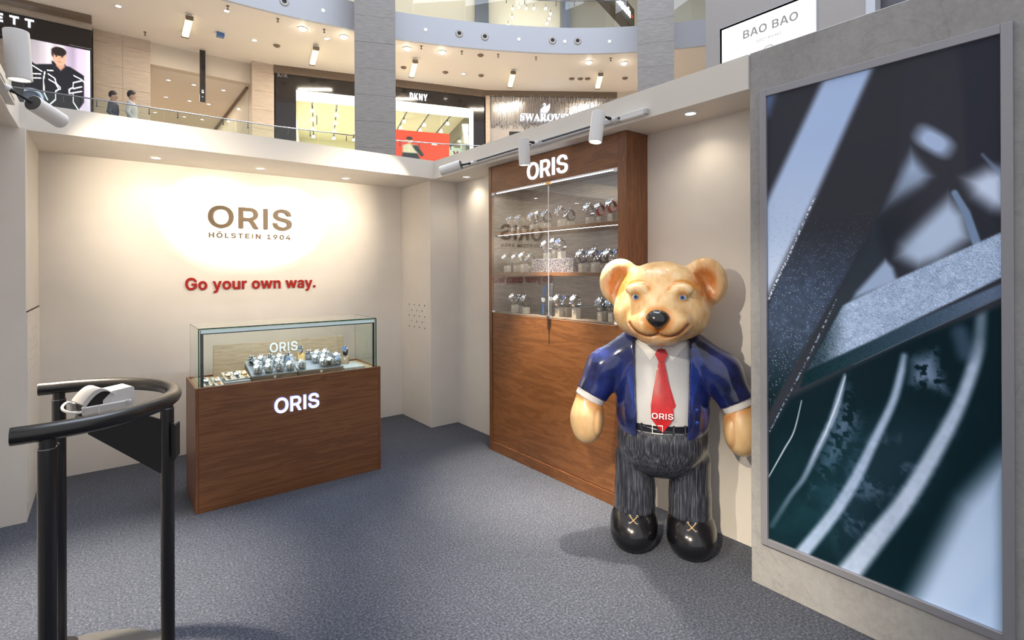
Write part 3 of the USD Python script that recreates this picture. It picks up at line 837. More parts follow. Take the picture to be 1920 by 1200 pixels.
t.part('shelf', bx((KX + .022, KY0 + .061, SH[0] - .022), (3.069, KY1 - .046, SH[0])), 'grey_wood', world=True)
for z in SH[1:]:
    t.part('shelf', cbx((KX + .035, KY0 + .061, z - .028), (3.069, KY1 - .046, z), .001), 'walnut_cabinet', world=True)
    if z > 1.8: t.part('led_strip', bx((KX + .037, KY0 + .075, z - .032), (KX + .044, KY1 - .09, z - .0265)), 'led_white', world=True)
t.part('led_strip', bx((KX + .030, KY0 + .085, oz1 - .010), (KX + .040, KY1 - .075, oz1 - .002)), 'led_white', world=True)
ym = 3.030
for a, b_ in ((oy0 + .002, ym - .0015), (ym + .0015, oy1 + .010)):
    d = t.part('glass_door', bx((KX + .002, a, oz0), (KX + .0035, b_, oz1 - .004)), 'cabinet_glass', world=True)
t.part('door_gap', bx((KX + .001, ym - .0012, oz0), (KX + .0045, ym + .0012, oz1 - .004)), 'white_print', label='pale seam between the glass doors', world=True)
for y in (oy0 + .02, ym, oy1 - .012):
    w = .028 if y == ym else .018
    t.part('hinge', cbx((KX - .004, y - w, oz1 - .028), (KX + .010, y + w, oz1 - .002), .002), 'gold' if y == ym else 'white_metal', world=True)
    t.part('hinge', cbx((KX - .004, y - w * .8, oz0 + .001), (KX + .010, y + w * .8, oz0 + .018), .002), 'white_metal', world=True)
t.part('door_lock', cat(cbx((KX - .012, ym - .022, oz0 + .004), (KX + .006, ym + .022, oz0 + .024), .003), cyl((KX - .018, ym, oz0 + .014), (KX - .01, ym, oz0 + .014), .008)), 'steel', world=True)
t.part('key_tag', cbx((KX - .016, ym - .006, oz0 - .085), (KX - .008, ym + .006, oz0 + .004), .002), 'strap_brown', world=True)
RIGHT = lambda y, z, x=KX: frame((0, -1, 0), (0, 0, 1), (-1, 0, 0), (x, y, z))
sign_letters(t, 'ORIS', .134, .468, RIGHT(3.279, 2.337, KX + .004), 'sign_white', .012, bold=560, tracking=.03)
for z in [oz1 - .014, SH[2] - .036, SH[1] - .030]:
    rect_light(f'/World/Lights/cabinet_led_{int(z * 100)}', KY1 - KY0 - .18, .012, .8 if z < 1.8 else 1.1, COOL, (KX + .042, (KY0 + KY1) / 2, z), (KX + .16, (KY0 + KY1) / 2, z - .4), (0, 1, 0))

XS = KX + .115


def stand_group(us, z, sizes, combos, where, names, sc=1.42, x=XS, rz=-1.62):
    for i, u in enumerate(us):
        h = sizes[i]; xx = x + (.062 if i % 2 else 0)
        y = onx(u, 450, xx)[1]
        st, dl = combos[i % len(combos)]
        put_block(f'beige stand, {names[i]}, {where}', 'sand_block' if i % 2 else 'cream_block', mat_at((xx, y, z), rz), (.046, .05, h))
        put_watch(f'{"red-strapped" if st == "strap_red" else "dark-strapped" if st == K_ else "silver"} watch, {names[i]}, {where}', st, dl, mat_at((xx, y, z + h + .006 + .0297 * sc), rz, sc), 'watches on stands in the wall cabinet')


def nm(n, what): return [f'{ORD[i]} from left {what}' for i in range(n)]


stand_group([960, 976], SH[2], [.040, .048], [(S_, U_), (S_, U_)], 'top cabinet shelf', nm(2, 'of the far pair'))
stand_group([1001, 1012, 1026], SH[2], [.046, .064, .046], [(S_, U_), (S_, W_), (K_, U_)], 'top cabinet shelf', nm(3, 'of the trio behind the door seam'))
stand_group([1053, 1070], SH[2], [.060, .046], [(S_, N_), (K_, N_)], 'top cabinet shelf', nm(2, 'of the pair right of the door seam'))
stand_group([1106, 1126, 1148], SH[2], [.054, .058, .062], [(S_, N_), ('strap_red', W_), ('strap_red', N_)], 'top cabinet shelf', nm(3, 'of the near trio'), rz=-1.55)
stand_group([951, 969, 983, 996], SH[1], [.060, .062, .070, .056], [(S_, W_), (S_, W_), (S_, W_), (K_, W_)], 'middle cabinet shelf', nm(4, 'of the far group'))
stand_group([1092, 1106, 1116, 1131, 1143, 1158], SH[1], [.066, .066, .072, .062, .062, .066], [(K_, N_), (S_, U_), (S_, N_), (K_, U_)], 'middle cabinet shelf', nm(6, 'of the near group'))
stand_group([965, 975, 986], SH[0], [.068, .052, .056], [(S_, W_), (S_, N_), (K_, N_)], 'bottom of the cabinet', nm(3, 'of the far trio'))
stand_group([1048, 1063, 1080], SH[0], [.074, .074, .078], [(S_, W_), (S_, U_), (S_, W_)], 'bottom of the cabinet', nm(3, 'of the trio beside the acrylic easels'))
stand_group([1128, 1137, 1148], SH[0], [.066, .066, .066], [(S_, N_), (K_, N_), (S_, U_)], 'bottom of the cabinet', nm(3, 'of the near trio behind the bear'))
# sparkling box on the middle shelf with three watches on top
ya, yb_ = onx(1004, 500, XS)[1], onx(1083, 500, XS)[1]
bxh = .108
solo('sparkle_box', cbx((XS - .045, yb_, SH[1]), (XS + .075, ya, SH[1] + bxh), .002), 'sparkle', 'glittering white and violet box on the middle cabinet shelf', 'box')
stand_group([1026, 1042, 1053], SH[1] + bxh, [.050, .072, .058], [(S_, W_), (S_, W_), (S_, U_)], 'glittering box', nm(3, 'of the raised trio'), x=XS)
# two tall acrylic easels with long straps
for i, (u, hh) in enumerate([(1019, .255), (1033, .28)]):
    y = onx(u, 570, XS)[1]
    t = Thing('strap_easel', ['left', 'right'][i] + ' tall acrylic easel holding an upright watch at the cabinet bottom', 'easel', (XS, y, SH[0]), rz=-1.05)
    sl = .17
    fr = frame((1, 0, 0), (0, sl, 1), (0, -1, sl), (0, -.015, 0))
    t.part('easel', cat(xf(cbx((-.028, 0, -.004), (.028, hh, 0), .001), fr), cbx((-.028, -.035, 0), (.028, .03, .004), .001)), 'acrylic')
    t.part('strap', xf(cat(cbx((-.010, .01, 0.0005), (.010, hh * .42, .004), .001), cbx((-.010, hh * .58, 0.0005), (.010, hh - .012, .004), .001)), fr), 'steel' if i else 'dial_blue')
    watch_head(t, fr @ frame((1, 0, 0), (0, 1, 0), (0, 0, 1), (0, hh * .5, .0075)), 'dial_white')
put_block('low cream block at the near end of the cabinet bottom', 'cream_block', mat_at((XS - .03, onx(1160, 600, XS - .03)[1], SH[0]), -1.05), (.06, .05, .026))

# ================================================================== LIGHTBOX POSTER
py0, py1, pz0, pz1 = .411, 1.274, .258, 2.466
t = poster = Thing('lightbox_poster', 'tall framed lightbox with a dark blue close-up photograph of metal gears', 'lightbox', (XP, (py0 + py1) / 2, pz0 - .03))
fw, ft = .034, .020
t.part('frame_bar', cbx((XP - ft, py0 - fw, pz0 - fw), (XP, py0, pz1 + fw), .0015), 'frame_grey', world=True)
t.part('frame_bar', cbx((XP - ft, py1, pz0 - fw), (XP, py1 + fw, pz1 + fw), .0015), 'frame_grey', world=True)
t.part('frame_bar', cbx((XP - ft, py0, pz1), (XP, py1, pz1 + fw), .0015), 'frame_grey', world=True)
t.part('frame_bar', cbx((XP - ft, py0, pz0 - fw), (XP, py1, pz0), .0015), 'frame_grey', world=True)
def srgb(c):
    c = np.asarray(c, float) / 255.0
    return np.where(c <= .04045, c / 12.92, ((c + .055) / 1.055) ** 2.4)


def soft_poly(X, Y, pts, blur):
    """0..1 cover of a convex outline with soft edges."""
    P = np.array(pts, float)
    if (P[:, 0] * np.roll(P[:, 1], -1) - P[:, 1] * np.roll(P[:, 0], -1)).sum() < 0: P = P[::-1]
    d = np.full(X.shape, 1e9)
    for a, b in zip(P, np.roll(P, -1, 0)):
        e = b - a; L = np.hypot(*e)
        d = np.minimum(d, (e[0] * (Y - a[1]) - e[1] * (X - a[0])) / L)
    t = np.clip(d / blur * .5 + .5, 0, 1); return t * t * (3 - 2 * t)


def soft_line(X, Y, pts, blur):
    """0..1 cover of a ribbon given as (x, y, width) points."""
    out = np.zeros(X.shape)
    for (x0, y0, w0), (x1, y1, w1) in zip(pts[:-1], pts[1:]):
        ex, ey = x1 - x0, y1 - y0
        h = np.clip(((X - x0) * ex + (Y - y0) * ey) / (ex * ex + ey * ey), 0, 1)
        d = np.hypot(X - x0 - h * ex, Y - y0 - h * ey)
        t = np.clip((w0 + (w1 - w0) * h - 2 * d) / (2 * blur) * 1.0 + .5, 0, 1)
        out = np.maximum(out, t * t * (3 - 2 * t))
    return out


def spline(pts, n=8):
    P = np.array(pts, float); out = []
    for i in range(len(P) - 1):
        p0, p1, p2, p3 = P[max(i - 1, 0)], P[i], P[i + 1], P[min(i + 2, len(P) - 1)]
        for t in np.linspace(0, 1, n, endpoint=False):
            out.append(.5 * (2 * p1 + (p2 - p0) * t + (2 * p0 - 5 * p1 + 4 * p2 - p3) * t * t + (3 * p1 - p0 - 3 * p2 + p3) * t ** 3))
    return np.array(out + [P[-1]])


def grid_mesh(nx, ny):
    i, j = np.meshgrid(np.arange(nx - 1), np.arange(ny - 1), indexing='ij')
    a = i * ny + j
    q = np.stack([a, a + ny, a + ny + 1, a + 1], -1).reshape(-1, 4)
    return np.vstack([q[:, [0, 1, 2]], q[:, [0, 2, 3]]])


# the photograph printed on the lightbox: drawn in millimetre-like poster coordinates (a across, b down), kept as vertex colours of the flat print
def gear_print(ny, nz):
    yy, zz = np.meshgrid(np.linspace(py1, py0, ny), np.linspace(pz1, pz0, nz), indexing='ij')
    P = np.stack([np.full(yy.shape, XP - .004), yy, zz], -1)
    q = P - [0, 0, EYE]; dep = q @ FW
    X = CX + FPX * (q @ RC) / (q @ (FW)); Y = CY - FPX * (q @ UC) / (q @ FW)
    r = np.random.default_rng(3)
    fine = r.normal(size=X.shape); n1 = meshkit.fbm(np.stack([yy * 9, zz * 9, 0 * zz], -1), 5, 2); n2 = meshkit.fbm(np.stack([yy * 45, zz * 45, 0 * zz], -1), 4, 5)
    n3 = meshkit.noise(np.stack([yy * 190, zz * 190, 0 * zz], -1), 7)
    C = np.zeros(X.shape + (3,)); C[:] = (52, 53, 61)

    def lay(mask, col):
        nonlocal C
        col = np.asarray(col, float); C = C * (1 - mask[..., None]) + col * mask[..., None]

    lay(soft_poly(X, Y, [(1795, 60), (1890, 40), (1890, 460), (1822, 460)], 10), (44, 46, 56))
    lay(np.clip((Y - 330) / 200, 0, 1) * .6, (42, 47, 56))
    # blurred background highlights
    e = ((X - 1751) * .87 + (Y - 265) * .5) / 36, (-(X - 1751) * .5 + (Y - 265) * .87) / 20
    lay(np.clip(1.7 - 1.25 * (np.abs(e[0]) ** 3 + np.abs(e[1]) ** 3) ** (1 / 3), 0, 1), (158, 178, 212))
    lay(soft_poly(X, Y, [(1709, 290), (1742, 330), (1728, 346), (1664, 385), (1680, 345)], 16) * np.clip(1.1 - (Y - 300) / 150, .5, 1)[...], (150, 170, 200))
    lay(soft_poly(X, Y, [(1815, 338), (1850, 320), (1885, 318), (1885, 392), (1860, 388), (1828, 366)], 22), (190, 205, 232))
    lay(soft_line(X, Y, [(1842, 290, 5), (1882, 332, 12)], 8) * .6, (120, 140, 170))
    lay(soft_poly(X, Y, [(1778, 374), (1806, 402), (1815, 446), (1760, 486), (1722, 498), (1686, 480), (1690, 458)], 20), (172, 190, 218))
    lay(soft_poly(X, Y, [(1778, 374), (1690, 458), (1686, 480), (1600, 480), (1640, 400)], 40) * .35, (20, 26, 34))
    lay(soft_line(X, Y, [(1790, 362, 12), (1812, 400, 15), (1830, 452, 17)], 6), (112, 134, 166))
    lay(soft_poly(X, Y, [(1640, 420), (1660, 490), (1640, 560), (1560, 590), (1566, 560)], 14) * .6, (50, 60, 70))
    lay(soft_poly(X, Y, [(1660, 488), (1674, 502), (1682, 528), (1600, 560), (1606, 548)], 7), (155, 175, 206))
    # everything under the bright bar is deep teal
    under = soft_poly(X, Y, [(1500, 715), (1700, 640), (1890, 548), (1890, 1210), (1430, 1210), (1430, 830)], 8)
    lay(under, (8, 30, 38))
    m = np.clip((n1 - .47) * 6, 0, 1) * np.clip((n2 - .30) * 3, 0, 1)
    zone = soft_poly(X, Y, [(1600, 840), (1700, 790), (1770, 800), (1700, 920), (1590, 1010), (1570, 960)], 60)
    lay(under * zone * np.clip(m + .25, 0, 1) * .75, (84, 104, 132))
    lay(under * soft_poly(X, Y, [(1715, 675), (1750, 665), (1768, 728), (1712, 716)], 22) * np.clip((n2 - .38) * 6, 0, 1), (110, 130, 158))
    lay(under * soft_poly(X, Y, [(1580, 715), (1606, 790), (1580, 850), (1510, 920), (1520, 880), (1560, 800)], 26) * np.clip((n2 - .42) * 6, 0, 1) * .85, (92, 112, 140))
    lay(under * soft_poly(X, Y, [(1490, 840), (1640, 800), (1560, 1000), (1450, 1010)], 60) * .45 * n1, (40, 90, 104))
    ribs = [([(1503, 751, 1.6), (1489, 808, 2.4), (1470, 843, 2.6), (1441, 895, 1.5)], 1.5, (195, 208, 226)),
            ([(1584, 703, 4), (1574, 742, 12), (1560, 786, 12), (1535, 838, 12), (1508, 895, 10), (1482, 930, 9), (1448, 985, 10)], 9, (150, 168, 196)),
            ([(1695, 668, 11), (1688, 705, 14), (1673, 756, 15), (1640, 825, 17), (1603, 900, 21), (1562, 965, 23), (1500, 1042, 26), (1470, 1080, 26)], 13, (172, 190, 220)),
            ([(1840, 575, 20), (1838, 620, 21), (1831, 667, 23), (1801, 754, 25), (1757, 840, 30), (1698, 938, 34), (1638, 1015, 40), (1560, 1115, 46)], 19, (190, 205, 232)),
            ]
    for pts, bl, col in ribs: lay(under * soft_line(X, Y, [tuple(p) for p in spline(pts, 5)], bl) * (.86 + .12 * (n2 - .5)) * (np.clip((1030 - Y) / 190, .25, 1) if bl == 9 else np.clip((Y - 560) / 130, .55, 1)), col)
    lay(under * soft_line(X, Y, [(1585, 706, 1.5), (1572, 750, 2.5), (1548, 812, 2.5), (1524, 860, 1.2), (1514, 882, .4)], 1.6) * np.clip((900 - Y) / 90, 0, 1) * .9, (205, 216, 232))
    lay(under * soft_line(X, Y, [(1800, 625, 30), (1812, 660, 34)], 26) * .5, (90, 110, 138))
    big = soft_poly(X, Y, [(1890, 770), (1840, 868), (1779, 965), (1720, 1027), (1640, 1125), (1600, 1210), (1890, 1230)], 36)
    shade = meshkit.noise(np.stack([(X * .80 + Y * .60) * .035, 0 * X, 0 * X], -1), 9)[..., None]
    lay(under * big, np.array((150, 178, 214)) * (1 - shade * .5) + np.array((206, 218, 240)) * shade * .5 + np.clip((Y - 950) / 250, 0, 1)[..., None] * 22)
    # dark arm with a dusted lower half
    arm = soft_poly(X, Y, [(1640, 110), (1700, 100), (1679, 348), (1638, 421), (1568, 562), (1516, 670), (1436, 822), (1430, 580), (1481, 475), (1530, 365)], 5)
    lay(arm, np.array((50, 52, 59)))
    dz = np.clip((Y - 430) / 110, 0, 1) * np.clip((760 - Y) / 140, 0, 1)
    lay(arm * np.clip((Y - 600) / 120, 0, 1), (9, 30, 36))
    lay(arm * dz * .75, np.array((64, 80, 106)) * (.75 + .5 * n2[..., None]))
    lay(arm * (fine > 2.0) * np.clip((Y - 380) / 160, 0, 1) * np.clip((850 - Y) / 120, .35, 1) * .8, (168, 186, 210))
    lay(soft_line(X, Y, [(1568, 562, 2), (1516, 670, 3), (1441, 812, 2.5)], 1.2) * np.clip((n3 - .45) * 4, 0, 1), (150, 170, 195))
    # the bright bars
    bar1 = soft_poly(X, Y, [(1537, 148), (1650, 116), (1530, 365), (1481, 475), (1434, 580), (1425, 405), (1445, 362)], 9)
    lay(bar1, np.array((160, 182, 220)) + np.clip((Y - 250) / 250, 0, 1)[..., None] * np.array((26, 20, 8)))
    lay(bar1 * (fine < -2.3) * np.clip((Y - 330) / 100, 0, 1), (110, 120, 140))
    lay(soft_line(X, Y, [(1530, 365, 3), (1481, 475, 4), (1441, 560, 4)], 2) * np.clip((n3 - .40) * 4, 0, 1), (215, 224, 240))
    lay(soft_poly(X, Y, [(1425, 175), (1455, 172), (1440, 215), (1425, 230)], 12), (90, 112, 148))
    side = soft_poly(X, Y, [(1890, 516), (1890, 552), (1692, 641), (1587, 689), (1500, 728), (1510, 690), (1640, 634), (1793, 562)], 3)
    fx = np.clip((X - 1520) / 330, 0, 1)[..., None]
    lay(side, np.array((10, 38, 46)) * (1 - fx) + np.array((88, 104, 130)) * fx + fine[..., None] * 5)
    lay(soft_line(X, Y, [(1880, 556, 2), (1692, 641, 2), (1600, 684, 1)], 1) * .5, (120, 138, 160))
    bar2 = soft_poly(X, Y, [(1890, 430), (1679, 524), (1579, 573), (1512, 695), (1640, 636), (1793, 562), (1890, 514)], 3)
    tipd = np.clip((X - 1530) / 60, .25, 1) * np.clip((X - 1500 - (640 - Y) * .35) / 45 + .35, .3, 1)
    lay(bar2, (np.array((158, 178, 208)) * tipd[..., None] + np.array((14, 32, 42)) * (1 - tipd[..., None])) + fine[..., None] * 17 + (n2[..., None] - .5) * 40)
    lay(soft_poly(X, Y, [(1579, 573), (1592, 568), (1524, 672), (1514, 690)], 7) * .8, (12, 34, 44))
    return P, np.clip(C, 0, 255)


gy_, gz_ = 300, 760
Pq, Cq = gear_print(gy_, gz_)
o_ = np.array([XP, (py0 + py1) / 2, pz0 - .03])
poster.part('print', trimesh.Trimesh((Pq.reshape(-1, 3) - o_), grid_mesh(gy_, gz_)[:, ::-1], process=False), 'lightbox', paint=srgb(Cq.reshape(-1, 3)), label='dark blue macro photograph')

# ================================================================== HEADSET STAND (ring rail on three posts)
K = .88
RCX, RCY, RR, RZ = -.21 * K, 2.867 * K, .452 * K, 1.6 - .55 * K
t = Thing('ring_stand', 'black metal stand with a curved hand rail on three posts', 'stand', (-.10, 2.75, 0))
ang = np.linspace(-PI / 2, PI / 2, 44)
path = [(RCX - .040, RCY - RR, RZ)] + [(RCX + RR * math.cos(a), RCY + RR * math.sin(a), RZ) for a in ang] + [(RCX - .040, RCY + RR, RZ)]
t.part('hand_rail', tube(path, .0270, 20), 'rail_metal', world=True)
for y in (RCY - RR, RCY + RR):
    t.part('end_cap', cyl((RCX - .0425, y, RZ), (RCX - .0395, y, RZ), .0262), 'black_metal', world=True)
posts = [(-.165 * K, 2.420 * K), (-.183 * K, 3.318 * K), (.2125 * K, 2.80 * K)]
for x, y in posts:
    t.part('post', cat(cyl((x, y, .02), (x, y, RZ - .052), .0235, 28), cyl((x, y, RZ - .050), (x, y, RZ - .02), .0208, 28)), 'black_metal', world=True)
    t.part('post_collar', lathe([[.019, 0], [.0242, 0], [.0242, .004], [.019, .004]], (x, y, RZ - .053), n=28), 'steel_dark', world=True)
t.part('post_screw', cyl((-.139 * K, 2.42 * K, RZ - .042), (-.135 * K, 2.415 * K, RZ - .041), .003), 'steel', world=True)
t.part('base_plate', lathe([[0, 0], [.40, 0], [.40, .012], [.395, .016], [0, .016]], (-.165, 2.565, .001), n=64), 'dark_grey', world=True)
t.part('base_foot', lathe([[0, .017], [.06, .017], [.06, .022], [0, .022]], (posts[0][0], posts[0][1], 0)), 'black_metal', world=True)
t.part('base_foot', lathe([[0, .017], [.06, .017], [.06, .022], [0, .022]], (posts[1][0], posts[1][1], 0)), 'black_metal', world=True)
t.part('base_foot', lathe([[0, .017], [.06, .017], [.06, .022], [0, .022]], (posts[2][0], posts[2][1], 0)), 'black_metal', world=True)
# tapering bracket plate from the right post to the tray in the middle
ZK = lambda z: 1.6 - (1.6 - z) * K
LIFT = .030
p0, p1 = np.array([.2455, 2.768]) * K, np.array([-.066, 2.893]) * K
dd = (p1 - p0) / np.linalg.norm(p1 - p0); L = np.linalg.norm(p1 - p0); nn = np.array([-dd[1], dd[0]])
fr = frame((dd[0], dd[1], 0), (0, 0, 1), (dd[1], -dd[0], 0), (p0[0], p0[1], 0))
t.part('bracket_plate', xf(polyprism([(0, ZK(.775)), (.040, ZK(.692)), (L, ZK(.905)), (L, ZK(.962) + LIFT), (L * .55, ZK(.962) + LIFT), (0, ZK(.918))], .009), fr), 'black_soft', world=True)
t.part('bracket_clamp', xf(cbx((-.004, ZK(.775), -.030), (.004, ZK(.925), .026), .002), fr), 'black_soft', world=True)
t.part('tray', cbx((-.105 * K, 2.80 * K, ZK(.962) + LIFT), (.075 * K, 2.955 * K, ZK(.972) + LIFT), .003), 'black_soft', world=True)

# the headset that lies on the stand's tray
hx, hy, hz = -.020 * K, 2.865 * K, ZK(.972) + LIFT
t = Thing('virtual_reality_headset', 'pale grey virtual reality headset with a black face cushion resting on the ring stand', 'headset', mat4=mat_at((hx, hy, hz), .32, K))
vis = Polygon([(-.012, 0), (.098, .0), (.103, .010), (.103, .083), (.098, .090), (.02, .083), (-.012, .05)])
t.part('visor', xf(prism(vis.buffer(-.005).buffer(.005), .11), frame((1, 0, 0), (0, 0, 1), (0, -1, 0), (0, .055, .002))), 'headset_white', smooth=40)
arc = [(-.012 - .048 * math.cos(a), 0, .028 + .070 * math.sin(a)) for a in np.linspace(.15, PI * .80, 16)]
hood = []
for k, a in enumerate(np.linspace(0.0, 1.0, 14)):
    hood.append((-.085 + .10 * a, .02 + .085 * math.sin(PI * (.12 + .62 * a))))
outer = hood; inner = [(x + .012, z - .013) for x, z in hood[::-1]]
t.part('face_frame', xf(polyprism(outer + inner, .124), frame((1, 0, 0), (0, 0, 1), (0, -1, 0), (0, .062, 0))), 'headset_grey', smooth=40)
cush = [(-.070, .008)] + [(x + .014, z - .015) for x, z in hood] + [(.022, .008)]
t.part('face_cushion', xf(polyprism(cush, .108), frame((1, 0, 0), (0, 0, 1), (0, -1, 0), (0, .054, 0))), 'black_soft', smooth=40)
t.part('side_arm', cbx((-.088, -.074, .004), (.088, -.062, .040), .004), 'headset_grey')
t.part('side_arm', cbx((-.088, .062, .004), (.088, .074, .040), .004), 'headset_grey')
for x in (-.082, .070):
    t.part('arm_pin', cyl((x, -.078, .036), (x, -.062, .036), .006), 'headset_white')
t.part('side_seam', bx((-.036, -.0752, .005), (-.030, -.074, .040)), 'headset_white')
st = [(-.085, -.066, .022), (-.100, -.060, .020), (-.122, -.035, .024), (-.130, .0, .030), (-.122, .035, .038), (-.100, .058, .046), (-.082, .064, .036)]
t.part('head_strap', tube(spline(st, 8), .0055, 10), 'headset_white')

# ================================================================== THE BEAR STATUE
BO = 3.06 * np.array([.8394, .6141]); bf = -BO / np.linalg.norm(BO); br = np.array([-bf[1], bf[0]])
BM = np.eye(4); BM[:3, 0] = [br[0], br[1], 0]; BM[:3, 1] = [-bf[0], -bf[1], 0]; BM[:3, 2] = [0, 0, 1]; BM[:3, 3] = [BO[0], BO[1], 0]
# local frame: x to the picture's right, -y towards the viewer, z up
bear = Thing('bear_statue', 'life-size glossy painted bear statue in a blue jacket and red tie standing before the cabinet', 'statue', mat4=BM)


def sym(p): q = p.copy(); q[..., 0] = np.abs(q[..., 0]); return q


MOUTH = [(0, 1.264), (.030, 1.250), (.062, 1.249), (.098, 1.262), (.130, 1.288), (.150, 1.312)]


def mouth_dist(p):
    """Distance, seen from the front, from the smile line and the cleft below the nose."""
    x, z = np.abs(p[..., 0]), p[..., 2]; d = np.full(x.shape, 9.)
    for (x0, z0), (x1, z1) in list(zip(MOUTH[:-1], MOUTH[1:])) + [((0, 1.264), (0, 1.305))]:
        ex, ez = x1 - x0, z1 - z0; h = np.clip(((x - x0) * ex + (z - z0) * ez) / (ex * ex + ez * ez), 0, 1)
        d = np.minimum(d, np.hypot(x - x0 - h * ex, z - z0 - h * ez))
    return d


def head_sd(p):
    q = sym(p)
    d = sd_ell(p, (0, 0, 1.418), (.258, .225, .236))
    d = smin(d, sd_ell(q, (.10, -.05, 1.345), (.164, .168, .135)), .06)
    ear = sd_ell(q, (.238, .005, 1.530), (.124, .062, .142))
    dish = sd_ell(q, (.232, -.085, 1.515), (.085, .075, .102))
    ear = smax(ear, -dish, .035)
    d = smin(d, ear, .035)
    d = smin(d, sd_ell(p, (0, -.205, 1.365), (.085, .085, .085)), .09)      # bridge of the nose
    d = smin(d, sd_ell(q, (.060, -.230, 1.305), (.108, .105, .078)), .040)   # muzzle cheeks
    d = smin(d, sd_ell(p, (0, -.205, 1.235), (.110, .085, .050)), .045)      # chin
    d = smin(d, sd_ell(q, (.118, -.200, 1.492), (.064, .036, .036)), .025)   # brows
    d = smax(d, -sd_ell(q, (.124, -.248, 1.452), (.036, .03, .028)), .02)    # eye sockets
    ms = mouth_dist(p)
    inside = np.where(p[..., 1] < -.10, ms, 1.0)
    return d + .011 * np.exp(-(inside / .0085) ** 2)                          # the painted groove of the mouth


def torso_sd(p, grow=0.0):
    d = sd_ell(p, (0, .01, 1.00), (.225 + grow, .165 + grow, .235))
    d = smin(d, sd_ell(p, (0, -.015, .78), (.245 + grow, .215 + grow, .26)), .10)
    return smin(d, sd_ell(p, (0, .01, 1.13), (.19 + grow, .13 + grow, .10)), .06)


def arm_sd(p, grow=0.0):
    q = sym(p)
    d = sd_cap(q, (.165, .01, 1.135), (.325, 0, 1.015), .106 + grow, .104 + grow)
    return smin(d, sd_cap(q, (.325, 0, 1.015), (.412, -.035, .845), .104 + grow, .092 + grow), .05)


CA, CB = np.array([.325, 0, 1.015]), np.array([.412, -.035, .845]); CD = (CB - CA) / np.linalg.norm(CB - CA)


def cut_along(p, s): q = sym(p); return (q - CA) @ CD - s      # positive beyond s along the forearm


LC = np.linalg.norm(CB - CA)


def jacket_sd(p):
    d = smin(torso_sd(p, .022), arm_sd(p, .004), .045)
    d = np.maximum(d, .655 - p[..., 2])
    arm_part = sym(p)[..., 0] > .26
    d = np.where(arm_part, np.maximum(d, cut_along(p, LC - .018)), d)
    # front opening with a slightly flared edge
    open_ = np.maximum(np.abs(p[..., 0]) - (.146 + .010 * np.clip((p[..., 2] - 1.0) / .2, -1, 1)), p[..., 1] + .02)
    core = torso_sd(p, -.02)
    d = np.maximum(d, -np.maximum(open_, -(core)))
    d = np.maximum(d, -sd_ell(p, (0, -.02, 1.27), (.175, .17, .13)))         # neck hole
    return d


def shirt_sd(p):
    d = torso_sd(p, .002)
    d = np.maximum(d, .70 - p[..., 2]); d = np.maximum(d, np.abs(p[..., 0]) - .20)
    return d


def trouser_sd(p):
    q = sym(p)
    d = sd_ell(p, (0, -.005, .63), (.262, .226, .235))
    leg = smin(sd_cap(q, (.152, .0, .50), (.155, .0, .30), .118, .112), sd_cap(q, (.155, 0, .30), (.155, -.005, .21), .112, .120), .03)
    leg = np.maximum(leg, .012 - q[..., 0])
    d = smin(d, leg, .022)
    d = np.maximum(d, p[..., 2] - .755); d = np.maximum(d, .192 - p[..., 2])
    return d


def shoe_sd(p):
    q = sym(p)
    d = sd_ell(q, (.160, -.035, .085), (.137, .175, .125))
    d = smin(d, sd_ell(q, (.160, .0, .15), (.122, .125, .085)), .05)
    d = np.maximum(d, .022 - q[..., 0])
    return smax(d, .004 - p[..., 2], .012)


def one_side(fn, s): return lambda p: np.maximum(fn(p), -s * p[..., 0])


def cuff_sd(p):
    d = arm_sd(p, -.003)
    return np.maximum(np.maximum(d, cut_along(p, LC + .022)), -cut_along(p, LC - .03))


HC = np.array([.430, -.060, .705])


def hand_sd(p):
    q = sym(p)
    d = sd_ell(q, HC, (.098, .098, .135))
    d = smin(d, sd_cap(q, CA + CD * (LC + .01), HC + [0, 0, .03], .082), .04)
    th = sd_ell(q, HC + [-.066, -.035, .005], (.030, .050, .080))
    d = smin(d, th, .008)
    return np.maximum(d, -cut_along(p, LC + .018))


HEADM = surface(head_sd, (-.40, -.38, 1.13), (.40, .27, 1.72), .0068)
V = HEADM.vertices
q = sym(V); r3 = meshkit.fbm(V * [38, 20, 14], 3, 4); r1 = meshkit.fbm(V * 9, 3, 8)
cream, tan, orange, pale = srgb((230, 196, 146)), srgb((204, 152, 90)), srgb((190, 98, 8)), srgb((236, 214, 176))
col = cream * (1 - r1[:, None] * .55) + tan * r1[:, None] * .55


def tint(mask, c, k=1.0):
    global col
    m_ = (np.clip(mask, 0, 1) * k)[:, None]; col = col * (1 - m_) + c * m_


def near(c, r, soft): return np.clip(1 - (np.linalg.norm((q - np.array(c)) / np.array(r), axis=1) - 1) / soft, 0, 1)


tint(near((.228, -.035, 1.513), (.066, .09, .084), .75), orange, .85)
tint((r3 - .50) * 6, tan, .60); tint((.42 - r3) * 6, pale, .5)
for a_ in np.linspace(0, PI, 12):
    pass
bq = np.hypot((q[:, 0] - .118) / .070, (q[:, 2] - 1.480) / .062)
tint((1 - np.abs(bq - 1.0) / .20) * (q[:, 2] > 1.490) * (V[:, 1] < -.05), srgb((206, 126, 24)), .9)
tint((1 - np.abs(bq - .62) / .30) * (q[:, 2] > 1.480) * (V[:, 1] < -.05), pale, .6)
md = np.where(V[:, 1] < -.08, mouth_dist(V), 1.0)
tint(1 - md / .036, srgb((202, 122, 40)), .65); tint(1 - md / .011, srgb((104, 50, 14)), .95)
tint(near((0, -.31, 1.338), (.068, .09, .058), .40), srgb((204, 124, 44)), .85)
tint((1.215 - V[:, 2]) / .05, srgb((190, 140, 85)), .5)
